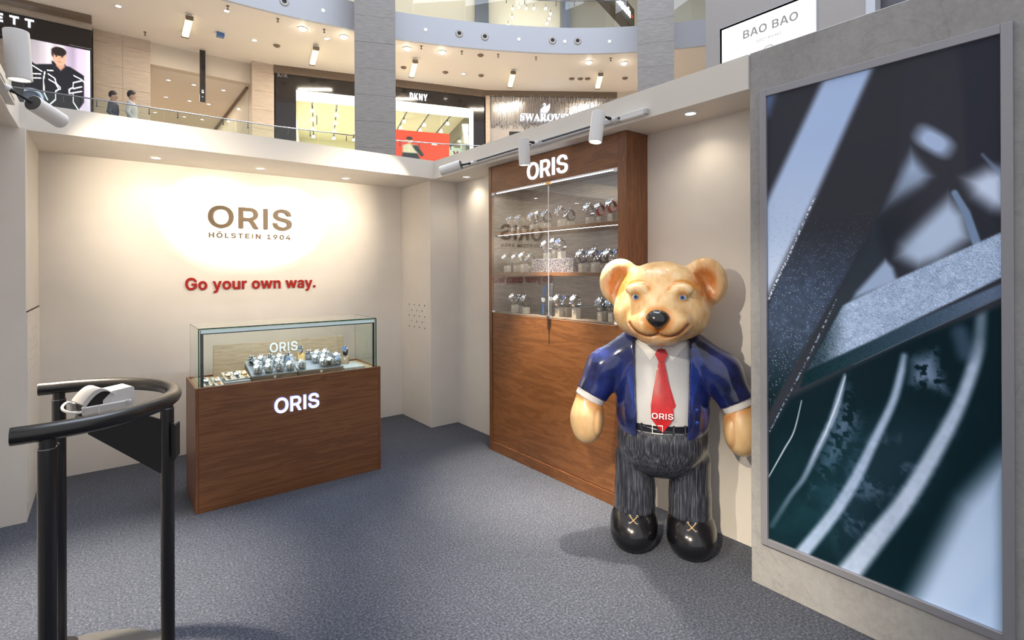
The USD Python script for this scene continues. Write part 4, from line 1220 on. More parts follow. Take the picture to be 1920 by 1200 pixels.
tint(near((.124, -.235, 1.452), (.028, .05, .025), .5), srgb((200, 130, 60)), .6)
tint((1.62 - V[:, 2]) * 0 + (np.abs(V[:, 0]) > .30) * (V[:, 1] < .0) * .35, pale, .5)
HR = trimesh.transformations.rotation_matrix(math.radians(-3.4), (0, 0, 1))
HEADM.apply_transform(HR)
bear.part('head', HEADM, 'bear_paint', paint=np.clip(col, 0, 1), label='cream and orange painted bear head')
# nose: rounded triangle
nose = surface(lambda p: smax(smax(sd_ell(p, (0, -.312, 1.338), (.064, .058, .055)), (1.280 - p[..., 2]) + np.abs(p[..., 0]) * .82, .03), -10 + 0 * p[..., 0], .01), (-.08, -.40, 1.26), (.08, -.23, 1.41), .004); nose.apply_transform(HR)
bear.part('nose', nose, 'nose_black', smooth=True)


def front(fn, x, z, y0=-.42, y1=.1):
    """The viewer-side surface of a shape: y at (x, z)."""
    x, z = np.broadcast_arrays(np.asarray(x, float), np.asarray(z, float))
    ys = np.linspace(y0, y1, 140); best = np.full(x.shape, np.nan); prev = None
    for y in ys:
        d = fn(np.stack([x, np.full(x.shape, y), z], -1)); hit = (d < 0) & np.isnan(best)
        if prev is not None:
            tt = prev / np.maximum(prev - d, 1e-9); best = np.where(hit, y - (1 - tt) * (ys[1] - ys[0]), best)
        prev = d
    return best


def wrap(poly, fn, lift, thick, step=.008):
    """A flat outline in (x, z) laid onto the front of a shape as a thin shell."""
    poly = poly if isinstance(poly, Polygon) else max(poly.geoms, key=lambda g: g.area) if not hasattr(poly, 'geoms') else poly
    polys = list(poly.geoms) if hasattr(poly, 'geoms') else [poly]
    out = []
    for pg in polys:
        pg = pg.segmentize(step)
        m = extrude_polygon(pg, 1.0, engine='earcut')
        v, f = trimesh.remesh.subdivide_to_size(m.vertices, m.faces, max_edge=1.2)
        top = m.vertices[:, 2] > .5
        m2 = m
        for _ in range(2 if pg.area > 5e-4 else 0):
            m2 = m2.subdivide()
        v = m2.vertices.copy(); lev = v[:, 2]
        y = front(fn, v[:, 0], v[:, 1])
        y = np.where(np.isnan(y), np.nanmean(y) if np.isfinite(y).any() else -.2, y)
        out.append(trimesh.Trimesh(np.stack([v[:, 0], y - lift - thick * lev + thick, v[:, 1]], -1), m2.faces, process=False))
    r = cat(*out); trimesh.repair.fix_normals(r); return r


for s in (-1, 1):
    ex, ez = s * .124, 1.453
    ey = float(front(head_sd, ex, ez))
    bear.part('eye', xf(icosphere(3, .0195).apply_translation((ex, ey + .007, ez)), HR), 'eye_white', smooth=True)
    d = np.array([-.05 * s - .02, -1, -.02]); d /= np.linalg.norm(d); c0 = np.array([ex, ey + .007, ez])
    bear.part('iris', xf(cyl(c0 + d * .0165, c0 + d * .0197, .0130, 20), HR), 'eye_blue')
    bear.part('pupil', xf(cyl(c0 + d * .0195, c0 + d * .0204, .0072, 16), HR), 'black_metal')
bear.part('jacket', surface(jacket_sd, (-.54, -.28, .63), (.54, .24, 1.28), .0068), 'jacket_blue', smooth=45)
bear.part('shirt', surface(shirt_sd, (-.22, -.26, .69), (.22, .20, 1.26), .0085), 'shirt_white', smooth=45)
bear.part('trousers', surface(trouser_sd, (-.30, -.26, .17), (.30, .26, .77), .0078), 'trousers', smooth=50)
for s in (-1, 1):
    lo, hi = ((-.32, -.24, -.02), (.0, .15, .26)) if s < 0 else ((.0, -.24, -.02), (.32, .15, .26))
    bear.part('shoe', surface(one_side(shoe_sd, s), lo, hi, .0072), 'shoe_black', smooth=60)
    lo, hi = ((-.53, -.17, .78), (-.25, .10, .96)) if s < 0 else ((.25, -.17, .78), (.53, .10, .96))
    bear.part('cuff', surface(one_side(cuff_sd, s), lo, hi, .0072), 'collar_white', smooth=45)
    lo, hi = ((-.56, -.19, .54), (-.28, .08, .90)) if s < 0 else ((.28, -.19, .54), (.56, .08, .90))
    hm = surface(one_side(hand_sd, s), lo, hi, .0070)
    v = hm.vertices; hq = sym(v)
    n_ = meshkit.fbm(v * [45, 45, 14], 3, 6)[:, None]
    c_ = srgb((228, 196, 148)) * (1 - n_ * .7) + srgb((196, 148, 92)) * n_ * .7
    k_ = np.clip(1 - (cut_along(v, LC + .018) / .055), 0, 1)[:, None]
    c_ = c_ * (1 - k_ * .8) + srgb((204, 128, 48)) * k_ * .8
    tl_ = np.abs(np.linalg.norm((hq - (HC + [-.066, -.035, .005])) / np.array([.034, .055, .084]), axis=1) - 1.02)
    k_ = np.clip(1 - tl_ / .16, 0, 1)[:, None] * (np.abs(v[:, :1]) < .40)
    c_ = c_ * (1 - k_ * .5) + srgb((170, 100, 40)) * k_ * .5
    bear.part('hand', hm, 'bear_paint', paint=c_)
SHF = lambda p: torso_sd(p, .002)
# collar, tie, belt, buckle
bear.part('collar', wrap(Polygon([(-.152, 1.205), (-.06, 1.168), (0, 1.172), (-.016, 1.150), (-.062, 1.093), (-.105, 1.150), (-.150, 1.190)]).buffer(0), SHF, .002, .012), 'collar_white')
bear.part('collar', wrap(Polygon([(.152, 1.205), (.06, 1.168), (0, 1.172), (.016, 1.150), (.058, 1.093), (.105, 1.150), (.150, 1.190)]).buffer(0), SHF, .002, .012), 'collar_white')
bear.part('tie', wrap(Polygon([(-.014, 1.095), (.014, 1.095), (.030, 1.02), (.060, .86), (.062, .795), (.004, .715), (-.056, .79), (-.058, .86), (-.030, 1.02)]), SHF, .010, .012), 'tie_red')
bear.part('tie', wrap(Polygon([(.032, 1.00), (.075, .862), (.066, .848), (.040, .86)]), SHF, .003, .005), 'tie_red', label='narrow back end of the red tie')
bear.part('tie_knot', wrap(Polygon([(-.018, 1.158), (.018, 1.158), (.036, 1.132), (.015, 1.090), (-.015, 1.090), (-.036, 1.132)]), SHF, .014, .014), 'tie_red')
g_ = [affinity.translate(g, -.0525, .796) for _, g in letters('ORIS', .030, .112, bold=600, tracking=.03)]
lt = wrap(union_all(g_), SHF, .0235, .0015)
bear.part('tie_lettering', lt, 'white_print', smooth=False)
BELTF = lambda p: np.minimum(torso_sd(p, .004), trouser_sd(p))
bear.part('belt', wrap(Polygon([(-.150, .752), (.150, .752), (.150, .712), (-.150, .712)]), BELTF, .004, .006), 'belt_black')
bear.part('buckle', wrap(Polygon([(-.052, .758), (.006, .758), (.006, .706), (-.052, .706)], [[(-.048, .753), (.002, .753), (.002, .711), (-.048, .711)]]), BELTF, .007, .003), 'white_print')
for x in (-.108, .062, .122):
    bear.part('belt_loop', wrap(Polygon([(x - .005, .758), (x + .005, .758), (x + .005, .706), (x - .005, .706)]), BELTF, .006, .004), 'trousers')
JF = jacket_sd
bear.part('lapel', wrap(Polygon([(-.152, 1.05), (-.152, .80), (-.158, .86), (-.190, .985), (-.205, 1.045)]), JF, .001, .004), 'lapel_blue')
bear.part('lapel', wrap(Polygon([(.152, 1.16), (.152, .80), (.158, .86), (.215, 1.03), (.225, 1.10), (.19, 1.17)]), JF, .001, .004), 'lapel_blue')
for z in (.838, .772):
    y_ = float(front(JF, .183, z)); bear.part('button', lathe([[0, 0], [.0105, 0], [.0105, .003], [.008, .0045], [0, .004]], (.183, y_ + .001, z), (0.35, -1, 0)), 'lapel_blue')
bear.part('pocket', wrap(Polygon([(.222, .835), (.250, .84), (.252, .72), (.226, .716)]), JF, .001, .004), 'lapel_blue')
for s in (-1, 1):
    ps = []
    for dx in (-.021, .021):
        for dz in (0, -.028):
            x, z = s * .157 + dx, .196 + dz
            y = float(front(shoe_sd, x, z)) if np.isfinite(front(shoe_sd, x, z)) else -.12
            ps.append((x, y - .002, z))
            bear.part('eyelet', tube([(x + .0075 * math.cos(a), y - .003, z + .0075 * math.sin(a)) for a in np.linspace(0, 2 * PI, 12, endpoint=False)], .0018, 6, True), 'steel')
    bear.part('lace', cat(tube([ps[0], (s * .157, (ps[0][1] + ps[3][1]) / 2 - .006, .183), ps[3]], .0026, 6), tube([ps[1], (s * .157, (ps[1][1] + ps[2][1]) / 2 - .004, .182), ps[2]], .0026, 6)), 'lace_tan')

# ================================================================== THE MALL BEHIND THE BOOTH
Z1, ZC, Z2, Z3 = 4.46, 8.50, 9.27, 13.6     # upper walkway, its ceiling, next floor, next ceiling
EDGE = spline([(-12, 15.1), (-4, 15.0), (-1.15, 14.9), (3.1, 14.8), (5.06, 14.55), (7.0, 14.2), (9.6, 13.1), (12.0, 11.6), (14.0, 9.6), (15.5, 7.2), (16.2, 4.5), (16.3, 0)], 6)


def offset_line(P, d):
    T = np.gradient(P, axis=0); T /= np.linalg.norm(T, axis=1, keepdims=True)
    return P + d * np.stack([-T[:, 1], T[:, 0]], 1)          # d > 0 goes away from the atrium


def strip(P, z0, z1, th):
    Q = offset_line(P, th)
    return prism(Polygon(np.vstack([P, Q[::-1]])), z1 - z0).apply_translation((0, 0, z0))


def slab(P, z0, z1):
    return prism(Polygon(np.vstack([P, [(40, 0), (40, 45), (-12, 45)]])), z1 - z0).apply_translation((0, 0, z0))


struct('floor', slab(EDGE, Z1 - .5, Z1), 'mall_floor', label='floor of the upper walkway')
cz = slab(offset_line(EDGE, .10), ZC, ZC + .3)
struct('ceiling', cz, 'mall_ceiling', label='warm white ceiling over the upper walkway')
struct('floor', slab(offset_line(EDGE, .12), Z2 - .2, Z2), 'mall_floor', label='floor of the top level')
struct('trim_4', strip(EDGE, ZC - .02, Z2 + .02, .10), 'mall_band', smooth=30, label='pale curved band round the atrium')
struct('trim_5', strip(EDGE, Z1 - .8, Z1 + .02, .08), 'mall_band', smooth=30, label='pale curved edge of the upper walkway')
struct('ceiling', slab(offset_line(EDGE, .10), Z3, Z3 + .3), 'mall_ceiling', label='ceiling of the top level')


def balustrade(label, P, z, n, grp):
    t = Thing('glass_balustrade', label, 'balustrade', (float(P[len(P) // 2][0]), float(P[len(P) // 2][1]), z))
    L = np.concatenate([[0], np.cumsum(np.linalg.norm(np.diff(P, axis=0), axis=1))])
    at = lambda s: np.array([np.interp(s, L, P[:, 0]), np.interp(s, L, P[:, 1])])
    for k in range(n):
        a, b = at(L[-1] * k / n + .012), at(L[-1] * (k + 1) / n - .012)
        d = (b - a) / np.linalg.norm(b - a); w = np.linalg.norm(b - a)
        f = frame((d[0], d[1], 0), (-d[1], d[0], 0), (0, 0, 1), (a[0], a[1], z))
        t.part('glass_panel', xf(bx((0, 0, .03), (w, .012, 1.06)), f), 'rail_glass', world=True)
        for s in (.18, .82):
            t.part('rail_bracket', xf(cat(cyl((w * s, -.012, .93), (w * s, -.012, 1.05), .010, 8), cyl((w * s, -.012, .93), (w * s, .02, .93), .018, 8)), f), 'frame_dark', world=True)
    t.part('hand_rail', tube(np.column_stack([P, np.full(len(P), z + 1.08)]), .016, 10), 'steel_dark', world=True)
    t.part('base_channel', strip(offset_line(P, -.02), 0, .06, .05).apply_translation((0, 0, z)), 'steel_dark', world=True)
    return t


EB = offset_line(EDGE, .28); EB = EB[(EB[:, 0] < 15.6) & (EB[:, 0] > -6)]
balustrade('glass balustrade with steel hand rail along the upper walkway', EB, Z1, 15, '')
EB2 = offset_line(EDGE, .45); EB2 = EB2[(EB2[:, 0] < 16) & (EB2[:, 0] > 4)]
balustrade('glass balustrade of the top level above the pale curved band', EB2, Z2 + .02, 9, '')


class Facet:
    """A vertical wall plane from P0 to P1 (left to right seen from the booth); local x along it, y into it, z up from zf."""
    def __init__(self, P0, P1, zf):
        self.P0 = np.array([*P0, 0.]); d = np.array([*P1, 0.]) - self.P0; self.L = np.linalg.norm(d); self.e = d / self.L
        self.n = np.array([-self.e[1], self.e[0], 0]); self.zf = zf
        self.m = frame(self.e, self.n, (0, 0, 1), (P0[0], P0[1], zf))

    def at(self, u, v, back=0.0):
        o = np.array([0, 0, EYE]); d = ray(u, v); q = self.P0 + self.n * back
        p = o + d * (((q - o) @ self.n) / (d @ self.n)); return float((p - self.P0) @ self.e), float(p[2] - self.zf)

    def w(self, x, y, z): return (self.m @ np.array([x, y, z, 1]))[:3]


OUT = lambda x, y, z: frame((1, 0, 0), (0, 0, 1), (0, -1, 0), (x, y, z))     # lettering plane in a facet's own frame
WH = ZC - Z1

# --- left shop with the illuminated picture
F = Facet((-9, 18.4), (-.30, 18.4), Z1)
t = Thing('storefront', 'black shop front with glowing letters and a large lit picture at the far left', 'shop front', mat4=F.m)
a0, z0 = F.at(45, 69); a1, z1 = F.at(169, 97); zt = F.at(176, 58)[1]
t.part('black_wall', cat(bx((0, 0, zt - .62), (F.L, .25, zt)), bx((a0 - .24, .0, 0), (F.L, .25, zt - .62))), 'shop_black')
t.part('upper_wall', bx((0, .03, zt), (F.L, .3, WH)), 'stone_beige')
t.part('display_window', bx((0, .18, 0), (a0 - .24, .2, zt - .62)), 'stone_beige')
t.part('window_post', bx((a0 - .30, .02, 0), (a0 - .24, .18, zt - .62)), 'steel')
t.part('light_slot', bx((F.at(130, 84)[0], -.004, F.at(150, 88)[1] - .008), (F.L - .01, 0, F.at(150, 88)[1] + .008)), 'frame_grey')
for c, x in (('E', -.27), ('T', 0), ('T', .285)):
    g = letters(c, .205, .175 if c == 'T' else .15, bold=700)[0][1]
    t.part('letter', xf(prism(g, .04), OUT(F.at(18, 38)[0] + x, 0, F.at(24, 38)[1] - .10)), 'sign_cool', smooth=False)
struct('trim_9', bx((-9, 17.95, ZC - .10), (-.30, 18.30, ZC - .001)), 'brown_trim', label='brown ceiling strip above the far left shop')
# the picture: a young man in a black jacket with light piping, drawn flat
nx, nz = 90, 130
gx, gz = np.meshgrid(np.linspace(0, 1, nx), np.linspace(0, 1, nz), indexing='ij')
C = np.zeros(gx.shape + (3,)); C[:] = (205, 196, 205)
st = meshkit.noise(np.stack([gx * 11, gz * .6, 0 * gx], -1), 3)
C = C * (.75 + .4 * st[..., None]) + np.array((10, 4, 20)) * (gx[..., None] > .6)


def pl(mask, c):
    global C
    C = C * (1 - mask[..., None]) + np.array(c, float) * mask[..., None]


sp = lambda pts, b=.012: soft_poly(gx, gz, pts, b)
sl = lambda pts, b=.006: soft_line(gx, gz, pts, b)
for pts in ([(-.02, .40), (.22, .34), (.44, .30), (.44, 1.02), (-.02, 1.02)], [(.42, .30), (.68, .30), (.86, .38), (1.02, .46), (1.02, .62), (.9, .8), (.9, 1.02), (.42, 1.02)], [(.06, .30), (.35, .36), (.30, .50), (.0, .52), (-.02, .26)]): pl(sp(pts), (17, 17, 24))
pl(sp([(.40, .26), (.60, .26), (.64, .34), (.53, .42), (.42, .36)]), (24, 24, 32))
pl(sp([(.47, .24), (.60, .24), (.60, .32), (.54, .38), (.47, .32)]), (196, 150, 126))
e_ = np.hypot((gx - .52) / .105, (gz - .185) / .125); pl(np.clip((1.06 - e_) * 9, 0, 1), (214, 168, 142))
pl(np.clip((1.05 - np.hypot((gx - .515) / .112, (gz - .100) / .066)) * 9, 0, 1), (36, 27, 26)); pl(sp([(.40, .08), (.44, .08), (.43, .20), (.40, .17)]), (40, 30, 28))
for x in (.475, .56): pl(sl([(x - .025, .158, .014), (x + .025, .156, .014)], .004), (50, 36, 34)); pl(np.clip((1 - np.hypot((gx - x) / .018, (gz - .178) / .010)) * 5, 0, 1), (40, 30, 32))
pl(sl([(.49, .255, .012), (.545, .255, .012)], .004), (150, 84, 80)); pl(sl([(.523, .17, .008), (.528, .215, .012)], .006), (180, 130, 110))
W1 = (238, 244, 250)
for ln in ([(.34, .41), (.42, .40)], [(.35, .46), (.45, .51), (.47, .58), (.53, .63), (.53, .66)], [(.36, .54), (.46, .58), (.51, .66), (.46, .70), (.46, .82), (.36, .92)], [(.30, .44), (.28, .56), (.29, .75), (.34, .84)],
           [(.86, .48), (.73, .53), (.73, .60), (.67, .64), (.67, .68)], [(.86, .57), (.73, .62)], [(.86, .64), (.67, .70)], [(.73, .70), (.73, .82), (.82, .94)], [(.74, .42), (.86, .46), (.98, .56)], [(.04, .34), (.26, .44)], [(.08, .50), (.24, .48)], [(.10, .56), (.24, .54)]):
    pl(sl([(x, z, .018) for x, z in ln]), W1)
pl(np.clip((1 - np.abs(np.hypot((gx - .10) / .20, (gz - .83) / .13) - .8) * 4), 0, 1), (190, 205, 235)); pl(np.clip((1 - np.hypot((gx - .10) / .13, (gz - .83) / .08)) * 3, 0, 1), (60, 66, 84))
ax0, ax1, az1, az0 = a0, a1, z1 + .02, z1 - 1.78
vv = np.stack([ax0 + gx * (ax1 - ax0), np.full(gx.shape, -.012), az1 - gz * (az1 - az0)], -1).reshape(-1, 3)
t.part('lit_picture', trimesh.Trimesh(vv, grid_mesh(nx, nz)[:, ::-1], process=False), 'screen', paint=srgb(np.clip(C, 0, 255).reshape(-1, 3)), label='lit picture of a man in a black jacket')
t.part('picture_frame', cat(bx((ax0 - .02, -.011, az0), (ax0, 0, az1 + .02)), bx((ax1, -.011, az0), (ax1 + .02, 0, az1 + .02)), bx((ax0, -.011, az1), (ax1, 0, az1 + .02))), 'frame_dark')

# --- stone pier left of the corridor, built of slabs
def stone_pier(label, cx, cy, w, d, ang, z0, z1, course, mat, ncol=1, seed=1):
    t = Thing('stone_column', label, 'column', (cx, cy, z0), rz=ang)
    H = z1 - z0; g = .0025
    t.part('core', bx((-w / 2 + .02, -d / 2 + .02, 0), (w / 2 - .02, d / 2 - .02, H)), 'brown_trim' if mat == 'stone_grey' else mat)
    n = int(np.ceil(H / course)); r = np.random.default_rng(seed)
    for k in range(n):
        a, b = k * course + g, min((k + 1) * course, H) - g
        if b - a < .05: continue
        for c in range(ncol):
            x0, x1 = -w / 2 + w * c / ncol + (g if c else 0), -w / 2 + w * (c + 1) / ncol - (g if c < ncol - 1 else 0)
            dy = r.uniform(0, .004)
            t.part('stone_slab', bx((x0, -d / 2 - dy, a), (x1, -d / 2 + .03, b)), mat)
        t.part('stone_slab', bx((-w / 2, -d / 2 + .031, a), (-w / 2 + .03, d / 2, b)), mat)
        t.part('stone_slab', bx((w / 2 - .03, -d / 2 + .031, a), (w / 2, d / 2, b)), mat)
    return t


stone_pier('beige stone pier between the lit picture and the corridor', .385, 19.25, 1.33, .7, 0, Z1, ZC, .62, 'stone_beige', 2, 4)
stone_pier('narrow beige stone pier between the corridor and the glowing shop portal', 4.11, 18.95, .66, .7, -.05, Z1, ZC, .62, 'stone_beige', 1, 5)
d1, d2 = ray(705, 508), ray(1231, 508)
c1, c2 = d1 * 14.4, d2 * 14.9
stone_pier('tall grey stone column beside the glowing shop portal', c1[0], c1[1], 1.06, 1.0, math.atan2(d1[1], d1[0]) - PI / 2, 0, 14.2, .70, 'stone_grey', 1, 6)
stone_pier('tall grey stone column beside the grey rendered wall', c2[0], c2[1], .98, .9, math.atan2(d2[1], d2[0]) - PI / 2, 0, 14.2, .66, 'stone_grey', 1, 7)

# --- corridor
struct('wall_corridor', cat(bx((1.05, 18.98, 7.85), (3.79, 19.3, ZC)), bx((.9, 19.3, Z1), (1.05, 34, 7.95)), bx((3.79, 19.35, Z1), (3.95, 34, 7.95)), bx((.9, 34, Z1), (4, 34.2, 8))), 'mall_wall', label='walls of the corridor')
struct('ceiling', bx((1.05, 19.3, 7.85), (3.79, 34, 7.95)), 'mall_ceiling', label='corridor ceiling')
struct('trim_6', bx((3.72, 19.36, 7.78), (3.789, 34, 7.849)), 'brown_trim', label='dark moulding along the corridor')
for i, y in enumerate(np.linspace(20.5, 32, 7)):
    t = Thing('wall_washer', f'small wall light on the right side of the corridor, {ORD[i]} from the mouth', 'wall light', (3.70, y, 7.35), group='corridor wall lights')
    t.part('lamp', cyl((0, 0, 0), (0, 0, .03), .05, 12), 'track_lamp'); t.part('bracket', bx((0, -.02, .03), (.089, .02, .06)), 'white_metal')
k = 0
for rw, x in (('left', 1.6), ('middle', 2.4), ('right', 3.1)):
    for iy, y in enumerate((20.2, 22.2, 24.6, 27.4, 31)):
        t = Thing('ceiling_downlight', f'small warm corridor downlight, {ORD[iy]} from the mouth in the {rw} row', 'downlight', (x + .1 * math.sin(k * 2.1), y, 7.85), group='corridor ceiling downlights'); k += 1
        t.part('lamp', cyl((0, 0, -.012), (0, 0, -.002), .06, 14), 'track_lamp'); t.part('ring', lathe([[.06, 0], [.06, -.014], [.085, -.014], [.085, 0]], n=16), 'white_metal')
rect_light('/World/Lights/corridor', 2.0, 10, 60, (1, .88, .70), (2.4, 26, 7.80), (2.4, 26, 4))
hs = np.array([2.36, 18.6, 6.86])
t = Thing('hanging_sign', 'narrow black hanging sign with small white symbols at the corridor mouth', 'sign', tuple(hs))
t.part('board', cbx((-.075, -.03, 0), (.075, .03, 1.60), .005), 'shop_black')
t.part('symbol', cat(bx((-.03, -.033, .27), (-.005, -.030, .33)), bx((.005, -.033, .27), (.03, -.030, .33)), bx((-.03, -.033, .35), (.03, -.030, .37))), 'white_print')
t.part('arrow', xf(prism(Polygon([(-.03, 0), (0, .04), (.03, 0), (.02, 0), (0, .025), (-.02, 0)]), .003), OUT(0, -.030, .14)), 'white_print')

# --- shop with the glowing portal
F = Facet((4.48, 18.58), (11.5, 16.35), Z1)
px0 = F.at(555, 200)[0]; px1 = F.at(888, 230)[0]; zp = 3.30; bw = .34
t = portal = Thing('storefront', 'black shop front with a glowing cream portal and a white four-letter sign', 'shop front', mat4=F.m)
t.part('header', bx((0, 0, zp), (F.L, .3, WH - .26)), 'shop_black')
t.part('side_panel', bx((0, 0, 0), (px0, .3, zp)), 'shop_black'); t.part('side_panel', bx((px1, 0, 0), (F.L, .3, zp)), 'shop_black')
t.part('portal_frame', bx((px0, .02, zp - bw), (px1, .10, zp)), 'portal_light', label='glowing top of the portal')
t.part('portal_frame', bx((px1 - .16, .02, 0), (px1, .10, zp - bw)), 'portal_light', label='glowing right side of the portal')
t.part('interior', cat(bx((px0 - .1, .31, zp - .10), (px1 + .02, 6.5, zp)), bx((px0 - .2, .31, 0), (px0 - .1, 6.5, zp)), bx((px0 - .1, 6.4, 0), (px1 + .02, 6.5, zp)), bx((px0, .3, 0), (px1, 6.4, .02))), 'shop_inside', label='bright cream shop interior')
t.part('dark_wall', bx((px1 - .12, .31, .02), (px1 - .04, 6.4, zp - .1)), 'shop_black')
for i, (a, b) in enumerate(((px0, F.at(596, 200)[0]), (F.at(596, 200)[0] + .02, F.at(735, 200)[0]), (F.at(735, 200)[0] + .02, F.at(828, 200)[0]), (F.at(828, 200)[0] + .02, px1 - .17))):
    t.part('glass_pane', bx((a, .12, .02), (b, .13, zp - bw)), 'rail_glass')
t.part('door_handle', bx((F.at(596, 200)[0] - .05, .08, F.at(596, 224)[1] - .16), (F.at(596, 200)[0] - .02, .11, F.at(596, 224)[1] + .16)), 'frame_dark')
sx, sz = F.at(768, 180)
sign_letters(t, 'DKNY', .23, F.at(801, 180)[0] - sx, F.m @ OUT(sx, 0, sz - .115), 'sign_cool', .04, bold=850, tracking=.20)
sx, sz = F.at(520, 135)
sign_letters(t, 'BUTIK', .17, F.at(539, 135)[0] - sx, F.m @ OUT(sx, 0, sz - .15), 'pale_pad', .01)
struct('trim_7', xf(bx((-.05, -.05, WH - .26), (F.L + .05, .25, WH)), F.m), 'brown_trim', label='brown strip above the glowing shop portal')
# red poster wall inside, with a figure
ra, rz1 = F.at(742, 243, .8); rb = F.at(843, 251, .8)[0]
nx, nz = 80, 70
gx, gz = np.meshgrid(np.linspace(0, 1, nx), np.linspace(0, 1, nz), indexing='ij')
C = np.zeros(gx.shape + (3,)); C[:] = (206, 58, 34); C += ((gx - .5) * 36)[..., None] * np.array((.6, .6, .6))
pl(sp([(.28, .42), (.36, .36), (.50, .40), (.52, .66), (.28, .66)], .02), (196, 176, 160))
pl(sp([(.42, .40), (.50, .40), (.60, .66), (.56, .70), (.46, .52)], .02), (26, 26, 34)); pl(sp([(.28, .62), (.50, .62), (.58, .98), (.24, 1.02)], .02), (24, 26, 36))
pl(np.clip((1.05 - np.hypot((gx - .385) / .045, (gz - .27) / .085)) * 6, 0, 1), (205, 160, 140)); pl(np.clip((1.05 - np.hypot((gx - .38) / .052, (gz - .215) / .055)) * 6, 0, 1), (36, 24, 24))
pl(sp([(.72, .30), (.80, .30), (.80, .35), (.72, .35)], .01), (232, 226, 240)); pl(sp([(-.02, .46), (.08, .46), (.09, 1.02), (-.02, 1.02)], .02), (120, 110, 90))
vv = np.stack([ra - .45 + gx * (rb - ra + .45), np.full(gx.shape, .78), rz1 - gz * 1.35], -1).reshape(-1, 3)
t = Thing('wall_poster', 'red illuminated poster with a figure in cream and black inside the glowing shop portal', 'poster', mat4=F.m)
t.part('picture', trimesh.Trimesh(vv, grid_mesh(nx, nz)[:, ::-1], process=False), 'screen', paint=srgb(np.clip(C, 0, 255).reshape(-1, 3)))
t.part('backing', bx((ra - .45, .781, rz1 - 1.35), (rb, .84, rz1)), 'shop_black')
t.part('letter', xf(prism(letters('DKNY', .05, .13, bold=700)[0][1], .005), OUT(ra + .70 * (rb - ra), .776, rz1 - .42)), 'white_print') if False else None
ya_, yz_ = F.at(852, 291, .5)
t = Thing('display_plinth', 'white display panel with a red letter Y at the lower right of the glowing portal', 'display', mat4=F.m)
t.part('panel', cbx((ya_ - .18, .55, .02), (ya_ + .30, .62, yz_ + .30), .005), 'white_print'); t.part('panel', cbx((ya_ + .32, .7, .02), (ya_ + .62, .78, yz_ + .52), .005), 'white_print')
t.part('letter', xf(prism(letters('Y', .26, .22, bold=700)[0][1], .01), F.m @ OUT(ya_ - .05, .55, yz_ - .10)), 'letter_red', smooth=False) if False else t.part('letter', xf(prism(letters('Y', .26, .22, bold=700)[0][1], .01), OUT(ya_ - .05, .55, yz_ - .10)), 'letter_red', smooth=False)
# ceiling tracks with lamps inside the shop
for i, xt in enumerate(np.linspace(px0 + .5, px1 - .7, 7)):
    w = F.w(xt, .8, zp - .13)
    t = Thing('shop_track', f'{ORD[i]} ceiling track from the left inside the glowing shop portal', 'lighting track', mat4=frame(F.e, F.n, (0, 0, 1), w))
    t.part('bar', bx((-.02, 0, 0), (.02, 5.0, .03)), 'frame_dark')
    for j, y in enumerate((.5 + .25 * (i % 3), 1.7 + .2 * (i % 2), 3.1, 4.4)):
        t.part('lamp', cyl((0, y, -.20), (0, y, -.10), .075, 14, .05), 'track_lamp'); t.part('lamp_stem', cyl((0, y, -.10), (0, y, 0), .018, 8), 'frame_dark')
for k, (xx, yy) in enumerate(((px0 + 1.2, 3), (px1 - 1.6, 3))):
    w = F.w(xx, yy, zp - .16); rect_light(f'/World/Lights/shop_{k}', 1.8, 3.5, 75, (1, .90, .70), w, w - [0, 0, 2])

# --- shop with hanging rods and the swan sign
F = Facet((11.52, 16.33), (15.6, 13.5), Z1)
t = Thing('storefront', 'pale grey shop front hung with shiny rods behind white letters and a swan', 'shop front', mat4=F.m)
zl = F.at(960, 262)[1]
t.part('wall', bx((0, 0, 0), (F.L, .3, WH - .22)), 'rod_wall'); t.part('edge_post', bx((-.06, -.10, 0), (.10, .0, WH - .22)), 'stone_beige')
t.part('shop_window', bx((F.at(955, 250)[0], -.03, 0), (F.L - .3, 0, F.at(958, 247)[1])), 'shop_black')
rods = []
r = np.random.default_rng(11)
ztop, zbot = F.at(1000, 190)[1], F.at(1000, 234)[1]
for x in np.arange(.16, F.L - .15, .034):
    rods.append(bx((x, -.06 - .05 * r.random(), zbot + r.uniform(-.16, .10)), (x + .018, -.03, ztop + r.uniform(-.12, .22))))
t.part('rod', cat(rods), 'crystal_rod', smooth=False, kind='stuff', label='row of shiny hanging rods')
for i in range(12):
    x = .25 + i * .36; t.part('hanger', bx((x, -.05, ztop), (x + .012, -.04, WH - .22)), 'steel')
sx, sz = F.at(975, 227); ex = F.at(1079, 220)[0]
serif = {'S': 'S', 'W': 'W', 'A': 'A', 'R': 'R', 'O': 'O', 'V': 'V', 'K': 'K', 'I': 'I'}
bold_serif = lambda s: ''.join(chr(0x1D400 + ord(c) - 65) for c in s)
try:
    L_ = letters(bold_serif('SWAROVSKI'), .27, ex - sx, font='NotoSansMath-Regular.woff2')
except Exception:
    L_ = letters('SWAROVSKI', .27, ex - sx, bold=700)
for c, g in L_: t.part('letter', xf(prism(g, .03), OUT(sx, -.16, sz - .02)), 'sign_cool', smooth=False)
swx, swz = F.at(1012, 209)
swan = Polygon([(0, 0), (.05, -.045), (.14, -.06), (.22, -.045), (.29, .01), (.32, .08), (.32, .20), (.29, .17), (.24, .135), (.185, .105), (.145, .065), (.115, .055), (.15, .095), (.19, .145), (.185, .19), (.15, .205), (.11, .195), (.075, .165), (.095, .170), (.130, .182), (.152, .165), (.14, .135), (.09, .085), (.04, .05), (.01, .03)])
t.part('swan', xf(prism(affinity.scale(swan.buffer(0), 1.15, 1.35, origin=(0, 0)), .03), OUT(swx, -.18, swz - .02)), 'sign_cool', smooth=False)
